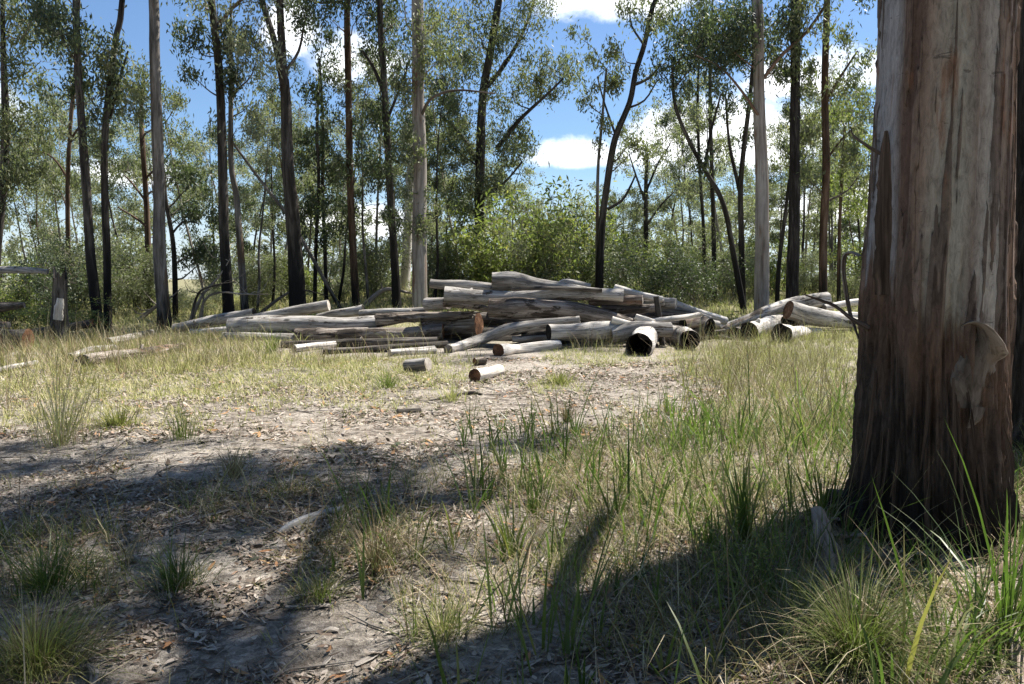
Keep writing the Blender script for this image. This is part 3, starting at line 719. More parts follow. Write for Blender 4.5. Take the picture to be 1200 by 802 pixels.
log('bleached half-buried branch on the bare ground between shadow and sun', [(322, 629, 9, None), (348, 616, 15, None), (385, 603, 13, None), (424, 592, 6, None)], 'log_pale', group=S_, name='branch', cat='branch', bump=0.18, ridge=0.01)
log('short pale stick in the dark shade left of the bleached branch', [(164, 668, 8, None), (172, 655, 8, None)], 'log_pale', group=S_, name='stick', cat='stick', sides=8)
log('thin stick in the shadow along the sunlit sand', [(160, 714, 2.5, None), (205, 703, 3, None), (250, 694, 2.5, None), (300, 672, 2, None)], 'log_grey', group=S_, name='stick', cat='stick', sides=8)
log('pale fallen branch lying level across the shade at left', [(60, 552, 4, None), (110, 546, 5, None), (170, 533, 4, None)], 'log_pale', group=S_, name='stick', cat='stick', sides=8)

# upright post in the heap
b = at(777, 392, 18.5); b[2] = hs(b[0], b[1]) - 0.1
t = at(769, 348, 18.7)
pm = MB(); P = smooth_path(np.array([b, (b + t) / 2 + [0.01, 0, 0], t]), 0.1)
Wv = pm.tube(P, np.full(len(P), 0.075), 10, bump=0.08, seed=3, ridge=0.02)
po = pm.build('post', M['log_dark'], None, b); po.location = b
tag(po, 'dark upright post standing among the logs at right of the heap', 'post')
cb = MB(); c = Wv[-1].mean(0)
cb.add(np.vstack([Wv[-1], c + (Wv[-1] - c) * 0.5 + [0, 0, 0.004], c + (Wv[-1] - c) * 0.02 + [0, 0, 0.004]]), np.array([[k * 10 + q, k * 10 + (q + 1) % 10, k * 10 + 10 + (q + 1) % 10, k * 10 + 10 + q] for k in range(2) for q in range(10)]))
cb.build('cut_end', M['end_dark'], po, b)

# broken stump with a pale torn face
p0 = at(70, 392, 19.5); p0[2] = hs(p0[0], p0[1]) - 0.05
st = MB(); tp = at(70, 321, 19.5)
P = smooth_path(np.array([p0, p0 * .5 + tp * .5, tp]), 0.12)
st.tube(P, np.linspace(0.22, 0.16, len(P)), 20, bump=0.1, seed=9, ridge=0.06, flare=3)
n_ = 20; V0 = st.V[0]; top = V0[-n_:]
top[:, 2] += 0.35 * vnoise(np.stack([np.arange(n_) * 0.55, np.zeros(n_), np.zeros(n_)], 1)) - 0.1 * (np.arange(n_) % 3)
so_ = st.build('broken_stump', M['log_dark'], None, p0); so_.location = p0
tag(so_, 'tall broken dead stump with a pale torn patch near the left edge', 'stump')
tf = MB(); q0, q1 = at(68, 375, 19.2), at(71, 350, 19.25)
ribbon(tf, [q0, (q0 + q1) / 2 + [0, -0.02, 0], q1], [0.2, 0.2, 0.15], (1, 0.1, 0), thick=0.05, curl=0.12, rag=0.1)
tf.build('torn_wood', M['log_white'], so_, p0)
# ------------------------------------------------------------------ trees one can tell apart
# left
tree('gum_tree', 'slim dark leaning trunk, left of the pair near the left edge', 22.0, [(114, 388), (104, 300), (97, 200), (92, 100), (88, 0)], 12, 7, 'bark_dark', H=15, leaf='leaf_dark', top=5,
     blobs=[(70, 40, 40, 700), (108, 60, 34, 700), (116, 110, 32, 600), (50, 25, 40, 700), (75, 110, 26, 300)])
tree('gum_tree', 'slender dark trunk with a kink, right of the pair near the left edge', 22.6, [(124, 386), (124, 300), (123, 230), (126, 150), (136, 50), (143, 0)], 9, 6, 'bark_dark', H=14, leaf='leaf_olive', top=4,
     blobs=[(128, 60, 26, 400), (130, 100, 30, 500), (150, 120, 26, 400), (118, 170, 24, 300)], forks=[([(128, 140), (138, 100), (150, 60)], 5, 2)])
tree('gum_tree', 'tall straight grey trunk standing alone against the sky at left', 22.8, [(192, 388), (189, 300), (185, 230), (184, 150), (182, 60), (180, 0)], 15, 11, 'bark_grey', H=19, leaf='leaf_olive', top=7, flare=4)
tree('gum_tree', 'dark trunk with bushy dark foliage round its upper stem, left of the double fork', 25.0, [(268, 365), (263, 280), (260, 180), (255, 80), (249, 0)], 13, 8, 'bark_dark', H=17, leaf='leaf_dark', top=5,
     blobs=[(228, 45, 26, 700), (262, 50, 30, 800), (280, 45, 24, 600), (285, 80, 18, 350), (222, 85, 16, 260), (272, 95, 18, 300)],
     forks=[([(256, 30), (272, 10), (290, -6)], 5, 3, 0, 'twig_red')])
tree('gum_tree', 'thin greyish trunk close beside the dark trunk with bushy foliage', 25.6, [(287, 362), (281, 280), (276, 230), (272, 190), (272, 100)], 9, 5, 'bark_grey', H=11, leaf='leaf_grey', top=3, blobs=[(278, 150, 30, 450), (295, 120, 30, 450)])
tree('gum_tree', 'thick dark trunk forking into twin stems high up, with a black base', 25.0, [(349, 360), (344, 280), (339, 200), (334, 120), (332, 92)], 20, 11, 'bark_dark', H=None, leaf='leaf_dark',
     forks=[([(332, 100), (322, 50), (307, 0), (300, -40)], 8, 6, 0.4), ([(333, 100), (330, 50), (328, 0), (326, -60)], 10, 7, -0.4), ([(336, 82), (350, 60), (357, 25)], 4, 2)],
     blobs=[(300, -60, 50, 800), (335, -80, 60, 900), (360, 15, 26, 450), (345, -30, 40, 600)], flare=4)
tree('gum_tree', 'slender brown trunk between the thick forked trunk and the pale one', 27.0, [(417, 352), (413, 280), (411, 210), (409, 130), (407, 0)], 9, 7, 'bark_red', H=16, leaf='leaf_dark', top=4,
     blobs=[(385, 20, 40, 800), (425, 15, 36, 800), (395, 150, 26, 350), (422, 200, 30, 500), (400, 250, 26, 420)])
tree('gum_tree', 'dark kinked trunk with a burnt base just left of the pale trunk', 26.0, [(465, 362), (462, 300), (457, 230), (453, 150), (449, 80), (446, 20)], 10, 7, 'bark_dark', H=15, leaf='leaf_dark', top=4,
     blobs=[(455, 60, 36, 900), (470, 20, 40, 900), (450, 170, 36, 900), (440, 130, 26, 500), (475, 150, 30, 700), (462, 250, 22, 300), (440, 200, 26, 420)],
     forks=[([(452, 115), (438, 80), (425, 60)], 5, 3), ([(454, 140), (470, 100), (480, 70)], 4, 2)])
tree('gum_tree', 'pale straight gum with smooth cream bark rising behind the left end of the heap', 25.0, [(492, 362), (491, 280), (492, 200), (490, 120), (489, 0)], 18, 13, 'bark_pale', H=20, leaf='leaf_olive', twig='twig_pale', top=6, flare=0,
     blobs=[(515, 70, 34, 900), (478, 100, 22, 500), (500, 235, 20, 420), (512, 25, 36, 800), (485, 260, 16, 240), (480, 170, 22, 420)],
     forks=[([(492, 140), (505, 116), (535, 106), (580, 110)], 4, 1.5, -1.5, 'twig')])
tree('gum_tree', 'far white-barked leaning trunk seen between the kinked trunk and the pale gum', 34.0, [(474, 345), (476, 300), (479, 240), (482, 190)], 12, 9, 'bark_white', H=15, leaf='leaf_grey', top=5, twig='twig_pale')
tree('gum_tree', 'broad spreading gum with dark trunk and long limbs behind the heap', 31.0, [(563, 350), (562, 260), (563, 180), (566, 110), (575, 60), (585, 0)], 13, 8, 'bark_dark', H=15, leaf='leaf_olive', top=3, sides=16,
     forks=[([(582, 175), (605, 145), (622, 128), (642, 110), (660, 92)], 6, 2, -1), ([(562, 195), (545, 165), (528, 145), (512, 132)], 6, 2, 1), ([(568, 105), (590, 78), (612, 40), (626, 0)], 6, 3, 1.5), ([(560, 235), (590, 215), (612, 190)], 4, 2, -1)],
     blobs=[(655, 80, 30, 1000), (632, 100, 26, 800), (600, 105, 36, 1200), (565, 55, 46, 1500), (525, 100, 46, 1500), (520, 165, 40, 1300), (598, 165, 40, 1400), (615, 160, 24, 700), (580, 215, 40, 1300), (540, 225, 36, 1100), (606, 55, 34, 1000), (560, 130, 40, 1200), (540, 20, 50, 1500), (590, 10, 46, 1400), (640, 75, 22, 500), (624, 10, 26, 600)])
tree('gum_tree', 'crooked leaning gum with sparse leaves against the clouds, right of the sky gap', 27.0, [(702, 340), (705, 275), (711, 220), (720, 165), (738, 120), (745, 85), (756, 50), (763, 15), (774, -15)], 10, 5, 'bark_dark', H=None, leaf='leaf_olive',
     forks=[([(712, 245), (728, 236), (737, 222), (745, 205)], 4, 2), ([(742, 100), (760, 92), (775, 75)], 4, 2), ([(756, 55), (740, 30), (738, 10)], 3, 1.5), ([(722, 160), (708, 120), (700, 90)], 3, 1.5), ([(733, 128), (755, 118), (770, 95)], 3, 1.5)],
     blobs=[(718, 70, 20, 330), (706, 95, 20, 300), (738, 18, 22, 300), (700, 140, 16, 180), (772, 20, 26, 450), (748, 165, 16, 260), (730, 60, 18, 220), (745, 175, 18, 260), (755, 90, 16, 150), (780, -10, 30, 500)])
tree('sapling', 'thin straight sapling growing right beside the crooked leaning gum', 27.2, [(699, 338), (700, 280), (701, 200), (705, 145), (711, 80)], 5, 2.5, 'bark_grey', leaf='leaf_olive', sides=8, flare=0,
     blobs=[(688, 115, 16, 200), (716, 100, 18, 260), (690, 65, 12, 130), (702, 165, 10, 90), (680, 45, 14, 150)])
tree('gum_tree', 'airy domed young gum with fine twigs behind the right half of the heap', 35.0, [(757, 345), (757, 280), (757, 225), (758, 180)], 7, 4, 'bark_dark', leaf='leaf_grey', flare=0,
     forks=[([(757, 240), (745, 205), (737, 180)], 3, 1.5), ([(757, 225), (772, 190), (785, 170)], 3, 1.5), ([(757, 265), (775, 240), (790, 225)], 3, 1.5)],
     blobs=[(745, 150, 26, 380), (765, 135, 24, 360), (782, 160, 26, 400), (735, 185, 24, 380), (770, 190, 26, 380), (790, 215, 24, 380), (745, 235, 24, 400), (770, 260, 30, 600), (735, 280, 28, 600)])
tree('gum_tree', 'dark slanting stem sweeping up to the left beside the pale spotted gum', 25.5, [(874, 352), (862, 305), (847, 240), (826, 200), (806, 165), (791, 125), (787, 85)], 8, 3.5, 'bark_dark', H=None, leaf='leaf_dark', flare=0, sides=10,
     blobs=[(790, 60, 30, 900), (812, 40, 34, 1100), (858, 120, 26, 500), (800, 100, 20, 240), (840, 60, 34, 700), (775, 90, 18, 200), (835, 190, 20, 240)], forks=[([(826, 200), (832, 160), (845, 110)], 4, 2)])
tree('gum_tree', 'slim dark stem branching in two, immediately left of the pale spotted gum', 26.4, [(872, 350), (868, 290), (867, 220), (871, 170), (879, 110), (884, 40)], 8, 4, 'bark_dark', H=13, leaf='leaf_dark', top=2, topn=380, flare=0, sides=10,
     blobs=[(850, 20, 34, 800), (865, 70, 26, 500), (880, 150, 20, 260)], forks=[([(867, 225), (855, 170), (850, 110)], 5, 2)])
tree('gum_tree', 'pale spotted gum with grey trunk, brown base and one long bare limb', 24.0, [(893, 354), (892, 280), (893, 200), (890, 120), (888, 50), (886, 0)], 18, 11, 'bark_pale', H=19, leaf='leaf_dark', twig='twig_red', top=2, topn=380, flare=0,
     forks=[([(895, 92), (915, 66), (945, 38), (965, 10), (985, -20)], 4.5, 3, -1, 'twig_red'), ([(892, 140), (870, 108), (845, 80), (815, 65)], 3.5, 1.5, -1, 'twig_red')],
     blobs=[(878, 40, 36, 1000), (908, 25, 32, 750), (850, 50, 36, 900), (820, 30, 38, 900), (985, -20, 36, 450), (865, 15, 36, 900), (838, 85, 24, 500), (915, 75, 22, 420)])
tree('gum_tree', 'thick black-barked trunk with no low branches, right of the pale spotted gum', 24.0, [(928, 352), (929, 290), (930, 220), (931, 120), (932, 0)], 15, 10, 'bark_iron', H=18, leaf='leaf_olive', top=2, topn=380, ridge=0.02, blobs=[(950, 20, 34, 900), (920, 60, 22, 420), (955, 90, 26, 520), (940, 150, 22, 380)])
tree('gum_tree', 'narrow reddish dark trunk nearest the great tree', 24.6, [(966, 346), (966, 280), (967, 200), (967, 100), (968, 0)], 10, 7, 'bark_red', H=16, leaf='leaf_olive', top=2, topn=380,
     blobs=[(995, 60, 30, 500), (1000, 130, 34, 800), (985, 170, 28, 650), (1010, 200, 26, 500), (990, 105, 22, 300), (945, 210, 20, 240)],
     forks=[([(967, 120), (985, 90), (1005, 60)], 4, 2), ([(967, 190), (985, 165), (1000, 150)], 3, 1.5)])
tree('sapling', 'thin sapling between the narrow reddish trunk and the great tree', 27.0, [(984, 345), (985, 290), (987, 220), (990, 150)], 5, 3, 'bark_red', leaf='leaf_bright', flare=0, sides=8,
     blobs=[(1000, 165, 24, 450), (985, 205, 24, 450), (1010, 235, 22, 350), (980, 130, 22, 350), (998, 120, 24, 380)])
tree('sapling', 'leaning thin dark stem between the spotted gum and the black trunk', 26.0, [(911, 350), (914, 310), (921, 255), (928, 200), (940, 150)], 6, 3, 'bark_dark', leaf='leaf_olive', flare=0, sides=8, blobs=[(940, 140, 22, 300), (920, 190, 20, 300), (950, 180, 20, 260)])
tree('sapling', 'straight thin dark stem standing left of the slanting stem', 29.0, [(838, 346), (837, 280), (834, 200), (832, 100)], 6, 4, 'bark_dark', H=13, leaf='leaf_grey', top=2, topn=380, flare=0, sides=8, blobs=[(825, 130, 24, 340), (845, 170, 22, 300), (828, 215, 22, 300)])
tree('sapling', 'paired slim stem a step left of the straight thin dark stem', 29.6, [(827, 346), (825, 270), (820, 190), (817, 110)], 5, 3, 'bark_dark', H=11, leaf='leaf_grey', top=2, topn=380, flare=0, sides=8, blobs=[(808, 140, 24, 320), (830, 90, 24, 320), (812, 220, 22, 300)])
tree('sapling', 'slim stem with hanging dark leaves, left of two behind the left bank', 27.5, [(368, 352), (370, 290), (373, 220), (372, 150), (374, 80)], 5, 3, 'bark_dark', leaf='leaf_dark', flare=0, sides=8,
     blobs=[(366, 195, 24, 600), (380, 235, 24, 650), (360, 250, 22, 500), (384, 175, 20, 420), (372, 120, 22, 420), (368, 285, 22, 460), (385, 90, 18, 260)])
tree('sapling', 'slim stem with hanging dark leaves, right of two behind the left bank', 28.3, [(382, 350), (381, 290), (378, 220), (378, 140), (375, 70)], 5, 3, 'bark_dark', leaf='leaf_dark', flare=0, sides=8,
     blobs=[(392, 205, 20, 420), (375, 160, 20, 400), (392, 270, 22, 460), (366, 100, 22, 360), (384, 60, 24, 460)])
tree('gum_tree', 'reddish brown trunk with bare side branches seen left of the lone grey trunk', 30.0, [(174, 352), (172, 290), (170, 230), (169, 180), (164, 140)], 8, 5, 'bark_red', H=9.5, leaf='leaf_olive', flare=0,
     forks=[([(171, 265), (158, 255), (138, 243)], 3, 1.5), ([(170, 235), (155, 215), (145, 205)], 3, 1.5), ([(170, 210), (185, 195), (200, 180)], 3, 1.5)],
     blobs=[(165, 95, 34, 900), (190, 105, 28, 500), (150, 112, 26, 450), (205, 125, 26, 450), (200, 170, 24, 350), (150, 190, 20, 260), (215, 190, 24, 460)])
tree('gum_tree', 'slim dark trunk with drooping leaf clusters right of the lone grey trunk', 27.0, [(204, 355), (203, 310), (201, 275), (196, 235), (192, 200)], 7, 4, 'bark_dark', leaf='leaf_dark', flare=0, sides=10,
     blobs=[(232, 285, 18, 450), (220, 300, 14, 330), (240, 250, 22, 500), (215, 240, 22, 460), (205, 200, 24, 460), (232, 215, 22, 400), (245, 300, 14, 260)], forks=[([(201, 275), (215, 260), (232, 262)], 3, 1.5)])
tree('gum_tree', 'thin far trunk nearest the left edge with wispy bare upper branches', 29.0, [(78, 358), (78, 300), (80, 220), (83, 150), (88, 90)], 6, 4, 'bark_red', H=12, leaf='leaf_olive', top=2, flare=0, sides=8,
     blobs=[(60, 130, 30, 500), (100, 150, 26, 450), (40, 170, 40, 900), (60, 215, 30, 600)], forks=[([(80, 210), (62, 185), (40, 175)], 3, 1.5), ([(82, 165), (100, 140), (118, 130)], 3, 1.5)])
tree('gum_tree', 'bushy dark tree filling the left edge above the fallen timber', 24.0, [(-10, 372), (-5, 300), (2, 220), (8, 140)], 12, 8, 'bark_dark', H=13, leaf='leaf_olive', top=3,
     blobs=[(10, 165, 40, 1100), (30, 140, 30, 600), (5, 215, 36, 1000), (32, 200, 26, 600), (20, 22, 44, 1100), (0, 80, 30, 400), (40, 20, 30, 600)])
tree('dead_tree', 'grey leaning dead pole crossing behind the dark bushy trunk', 26.5, [(402, 350), (342, 262), (306, 213), (272, 167)], 5, 3, 'bark_grey', flare=0, sides=8, cat='dead tree')
# ------------------------------------------------------------------ wood behind: prototypes, then copies
def free_tree(name, Ht, spread, nlimb, leaves, bark, leaf, twig, low=0.35, stems=1, lean=0.04, ls=(0.21, 0.065), br=0.1, split=False):
    """a tree at the origin with its own skeleton; -> root empty"""
    root = empty(name, (0, 0, 0)); tb = MB(); cm = MB(); bb = MB()
    for s_ in range(stems):
        hh = Ht * U(0.8, 1.0) if stems > 1 else Ht
        P = [np.array([U(-.25, .25) if stems > 1 else 0, U(-.25, .25) if stems > 1 else 0, -0.1])]
        d = np.append(RNG.normal(size=2) * lean * (2.5 if stems > 1 else 1), 1.0)
        for i in range(6):
            P.append(P[-1] + d * hh / 6); d[:2] += RNG.normal(size=2) * lean
        P = np.array(P); R = np.linspace(br, br * 0.18, 7) * (0.7 if stems > 1 else 1)
        S = smooth_path(np.column_stack([P, R]), 0.5)
        tb.tube(S[:, :3], S[:, 3], 9, bump=0.06, seed=U(0, 50))
        nl = max(2, nlimb // stems)
        for i in range(nl):
            f = low + (1.0 - low) * (i + U(0.2, 0.8)) / nl
            j = min(len(S) - 1, int(f * len(S))); a = S[j, :3]
            az = i * 2.4 + U(-.5, .5); L = spread * U(0.6, 1.15) * (1.15 - 0.55 * (f - low) / (1 - low))
            c = a + np.array([math.cos(az) * L, math.sin(az) * L, L * U(0.35, 0.9)])
            if split: bb = MB()
            r = spread * U(0.42, 0.66)
            P_, cc, rn = clump_points(c, (r, r, r * 0.75), int(leaves / nlimb * U(0.6, 1.4)))
            LP, LR = limb(bb, a, c, max(0.012, S[j, 3] * 0.5), 0.008, sag=U(-.02, .12), sides=5)
            for q in cc:
                k = int(np.argmin(np.linalg.norm(LP - q, axis=1) + U(0, .5, len(LP))))
                limb(bb, LP[k], q, max(.006, LR[k] * .5), 0.004, sides=3, step=0.6)
            V, Q, rr = leaf_quads(P_, ls[0], ls[1], rnd=rn); cm.add(V, Q, rnd=rr)
            if split: bb.build('branch', M[twig], root)
    tb.build('trunk', M[bark], root)
    if not split: bb.build('limbs', M[twig], root)
    cm.build('crown', M[leaf], root, smooth=False)
    return root
    if 0: cm.build('crown', M[leaf], root, smooth=False)
    return root

FARP = [
    (free_tree('gum_tree', 13, 2.3, 12, 9000, 'bark_grey', 'leaf_grey', 'twig'), 13, 'grey crowned gum with grey trunk'),
    (free_tree('gum_tree', 13, 2.0, 12, 8500, 'bark_dark', 'leaf_olive', 'twig', low=0.3), 13, 'olive crowned gum with dark trunk'),
    (free_tree('gum_tree', 13, 2.5, 13, 9500, 'bark_pale', 'leaf_grey', 'twig_pale', low=0.3), 13, 'pale trunked gum with loose crown'),
    (free_tree('gum_tree', 12, 1.9, 12, 8500, 'bark_dark', 'leaf_grey', 'twig', low=0.22, stems=2), 12, 'thin twin stemmed gum'),
    (free_tree('gum_tree', 12, 2.1, 11, 9000, 'bark_red', 'leaf_olive', 'twig_red', low=0.25), 12, 'brown stemmed gum with rounded crown'),
    (free_tree('gum_tree', 11, 1.7, 14, 9000, 'bark_dark', 'leaf_dark', 'twig', low=0.15), 11, 'dark gum leafy low down'),
]
# slim young gums between the big trunks
SLIM = [(free_tree('young_gum', 15, 1.25, 9, 3600, 'bark_dark', 'leaf_dark', 'twig', low=0.38, lean=.05, br=.085, ls=(.19, .055), split=True), 'slim dark young gum'),
        (free_tree('young_gum', 15, 1.35, 10, 4200, 'bark_grey', 'leaf_grey', 'twig', low=0.42, lean=.06, br=.08, ls=(.19, .055), split=True), 'slim grey young gum'),
        (free_tree('young_gum', 14, 1.3, 12, 4600, 'bark_red', 'leaf_olive', 'twig', low=0.3, lean=.07, br=.07, stems=2, ls=(.19, .055), split=True), 'double stemmed young gum'),
        (free_tree('young_gum', 15, 1.5, 8, 3400, 'bark_pale', 'leaf_olive', 'twig_pale', low=0.5, lean=.04, br=.09, ls=(.19, .055), split=True), 'slim pale young gum')]
sfirst = [True] * 4
top_px = [-400, -100, 0, 60, 150, 230, 270, 330, 380, 450, 520, 600, 650, 690, 740, 780, 820, 880, 950, 1020, 1200, 1600]
top_py = [60, 60, 90, 100, 95, 95, 130, 125, 130, 120, 110, 150, 235, 248, 225, 195, 175, 150, 130, 110, 90, 60]
def zone(px):
    for lim, s in ((40, 'at the far left'), (110, 'behind the broken stump'), (185, 'left of the lone grey trunk'), (262, 'right of the lone grey trunk'),
                   (340, 'left of the thick forked trunk'), (440, 'right of the thick forked trunk'), (520, 'behind the pale straight gum'), (620, 'behind the broad spreading gum'),
                   (700, 'below the gap of sky'), (780, 'behind the crooked leaning gum'), (860, 'behind the slanting stem'), (940, 'behind the spotted gum'), (1020, 'left of the great tree')):
        if px < lim: return s
    return 'hidden beyond the great tree'
first = [True] * len(FARP)
spots = []
for row, (D0, D1, n) in enumerate(((31, 36, 11), (37, 45, 20), (46, 58, 24))):
    for i in range(n):
        px = -130 + 1460 * (i + U(0.15, 0.85)) / n
        if 207 < px < 240 and row < 3: continue
        if row == 0 and 580 < px < 840: continue
        if px < 270 and i % 3 == 1: continue
        spots.append((px, U(D0, D1), row))
for (px, D, row) in spots:
    t = np.interp(px, top_px, top_py) + U(0, 45) + (0 if row else 25)
    b = at(px, 330, D); z0 = hs(b[0], b[1])
    Hh = EYE + (325 - t) / F * D - z0
    k = int(RNG.choice(6, p=[.24, .16, .2, .16, .12, .12]))
    root, H0, lab = FARP[k]
    if Hh < 4.5: k = 5; root, H0, lab = FARP[5]
    s_ = Hh / (H0 * 1.08)
    if first[k]: o = root; first[k] = False
    else: o = copy_tree(root)
    wd = np.clip(s_, 0.75, 1.15)
    o.location = (b[0], b[1], z0); o.rotation_euler = (0, 0, U(0, 6.28)); o.scale = (wd, wd, s_)
    depth = ('in the nearer wood', 'in the middle wood', 'in the deepest wood')[row]
    l = f'{lab} {depth}, {zone(px)}'
    tag(o, l, 'tree', l)

for i, (px, D, t, k) in enumerate(((-35, 27, 20, 0), (55, 31, 110, 2), (150, 33, 130, 0), (240, 33, 125, 3), (300, 28, 130, 1), (318, 31, 70, 0), (328, 34, 110, 3), (360, 30, 40, 2), (395, 29, 90, 0), (432, 28, 70, 1), (440, 31, 30, 3), (508, 28, 60, 0), (520, 31, 120, 2), (540, 33, 60, 3), (605, 33, 190, 1), (648, 38, 235, 2),
        (722, 38, 185, 2), (776, 39, 110, 0), (800, 38, 120, 1), (815, 36, 70, 0), (850, 32, 90, 3), (906, 31, 95, 2), (918, 34, 110, 1), (945, 32, 85, 0), (978, 33, 80, 1), (1000, 31, 100, 2), (1012, 34, 80, 0), (1190, 28, 30, 1), (1215, 27, 0, 0))):
    root, lab = SLIM[k]
    b = at(px, 330, D); z0 = hs(b[0], b[1]); Hh = EYE + (325 - t) / F * D - z0
    if sfirst[k]: o = root; sfirst[k] = False
    else: o = copy_tree(root)
    s_ = Hh / 15.5
    o.location = (b[0], b[1], z0); o.rotation_euler = (0, 0, U(0, 6.28)); o.scale = (np.clip(s_, .7, 1.1), np.clip(s_, .7, 1.1), s_)
    l = f'{lab} in the front of the wood, {zone(px)}'
    tag(o, l, 'tree', l)

# ------------------------------------------------------------------ shrubs and saplings under the trees
def shrub(name, Ht, W, n, leaf, ls, stems=5, bark='twig'):
    root = empty(name, (0, 0, 0)); sb = MB(); cm = MB()
    for i in range(stems):
        a = i * 6.28 / stems + U(-.4, .4); L = W * U(0.15, 0.6)
        top = np.array([math.cos(a) * L, math.sin(a) * L, Ht * U(0.6, 1.0)])
        b = np.array([math.cos(a) * .08, math.sin(a) * .08, -0.05])
        LP, LR = limb(sb, b, top, 0.022, 0.006, sag=-.08, sides=5)
        for f in (0.45, 0.7, 0.95):
            c = LP[min(len(LP) - 1, int(f * len(LP)))] + RNG.normal(size=3) * W * 0.1
            P_, cc, rn = clump_points(c, (W * .26, W * .26, Ht * .17), int(n / stems / 3 * U(.7, 1.3)), ncl=12)
            for q in cc:
                k = int(np.argmin(np.linalg.norm(LP - q, axis=1))); limb(sb, LP[k], q, .006, .003, sides=3, step=.5)
            V, Q, rr = leaf_quads(P_, ls[0], ls[1], droop=0.35, rnd=rn); cm.add(V, Q, rnd=rr)
    sb.build('stems', M[bark], root); cm.build('foliage', M[leaf], root, smooth=False)
    return root
SH = [(shrub('shrub', 3.0, 2.6, 3300, 'leaf_bright', (0.18, 0.06), stems=7), 3.0, 'bright green broad-leaved shrub'),
      (shrub('shrub', 2.4, 2.6, 5600, 'leaf_olive', (0.12, 0.035)), 2.4, 'olive green bushy shrub'),
      (shrub('shrub', 2.6, 2.4, 5200, 'leaf_grey', (0.13, 0.035)), 2.6, 'pale grey green shrub'),
      (shrub('shrub', 2.4, 2.6, 5800, 'leaf_dark', (0.12, 0.04)), 2.4, 'dark green dense shrub')]
sf = [True] * 4
def put_shrub(px, D, top, k, label, group=None):
    b = at(px, 330, D); z0 = hs(b[0], b[1]); Hh = max(0.5, EYE + (325 - top) / F * D - z0)
    root, H0, lab = SH[k]
    if sf[k]: o = root; sf[k] = False
    else: o = copy_tree(root)
    s_ = Hh / (H0 * 1.08); w_ = np.clip(s_, 0.6, 1.25)
    o.location = (b[0], b[1], z0); o.rotation_euler = (0, 0, U(0, 6.28)); o.scale = (w_, w_, s_)
    tag(o, label, 'shrub', group or label)
put_shrub(620, 27.5, 232, 0, 'tallest bright green leafy shrub directly behind the swollen topmost log')
put_shrub(655, 28.0, 226, 0, 'bright green leafy shrub at the foot of the sky gap, right of the tallest')
put_shrub(585, 28.5, 248, 0, 'bright green leafy shrub left of the tallest one behind the heap')
put_shrub(560, 29.5, 270, 0, 'bright green leafy shrub at the base of the broad spreading gum')
put_shrub(640, 26.5, 275, 1, 'lower olive shrub tucked against the back of the heap')
put_shrub(680, 29, 262, 2, 'pale shrub just left of the crooked leaning gum')
put_shrub(640, 31, 225, 2, 'tall pale shrub rising behind the bright green shrubs')
put_shrub(130, 27, 305, 1, 'olive shrub behind the pair of dark trunks')
put_shrub(40, 24, 300, 3, 'dark shrub behind the fallen timber at the left edge')
put_shrub(12, 23.5, 315, 0, 'bright shrub among the fallen timber at the left edge')
put_shrub(165, 30, 290, 2, 'pale shrub at the foot of the reddish brown trunk')
for px_, D_, t_, k_, l_ in ((295, 31, 300, 1, 'olive shrub seen between the bushy dark trunk and the thick forked trunk'), (398, 31, 298, 2, 'pale shrub seen just left of the slender brown trunk'), (430, 33, 285, 1, 'olive shrub seen left of the dark kinked trunk'), (512, 30, 292, 2, 'pale shrub right behind the pale straight gum'), (110, 31, 285, 2, 'pale shrub far behind the pair of dark trunks'), (255, 36, 300, 2, 'pale distant shrub beside the low sky gap'), (730, 33, 285, 1, 'olive shrub right of the crooked leaning gum'), (862, 32, 290, 0, 'bright shrub behind the slanting stem')):
    put_shrub(px_, D_, t_, k_, l_)
put_shrub(85, 21.5, 352, 0, 'small fresh green bush on the dark fallen log by the broken stump')
for (px, n_) in ((-40, 1), (60, 2), (100, 2), (148, 1), (188, 1), (248, 1), (300, 2), (325, 1), (365, 1), (400, 1), (432, 2), (455, 1), (505, 1), (530, 2), (715, 2), (745, 2), (775, 2), (800, 2), (830, 1), (858, 2), (885, 1), (915, 1), (945, 2), (975, 1), (1005, 2), (1060, 2), (1150, 2), (1230, 2)):
    for q in range(n_):
        x = px + U(-14, 14); D = U(27, 34)
        lo, hi = (272, 335)
        k = int(RNG.choice(4, p=[.2, .27, .25, .28]))
        l = f'{SH[k][2]} under the trees {zone(x)}'
        if x < 250 and x > 190: lo, hi = 325, 340
        put_shrub(x, D, U(lo, hi), k, l)

# unseen forest behind the photographer, added to darken the shadows
for k, (bx, by, hh) in enumerate(((-7, -6, 17), (-2.5, -8, 19), (2.5, -6.5, 18), (7.5, -4.5, 17), (-12, -1, 16), (-5, -14, 20), (4, -14, 20), (12, -9, 18), (-14, -11, 19), (-10.5, 3.5, 15), (10, 0.5, 15), (-16, 6, 16))):
    root, H0, lab = FARP[(1, 4, 5, 0)[k % 4]]
    o = copy_tree(root); o.location = (bx, by, hs(bx, by)); o.rotation_euler = (0, 0, U(0, 6.28)); o.scale = (1.75, 1.75, hh / H0)
    l = f'{lab} added unseen at the near side of the clearing'
    tag(o, l, 'tree', l)

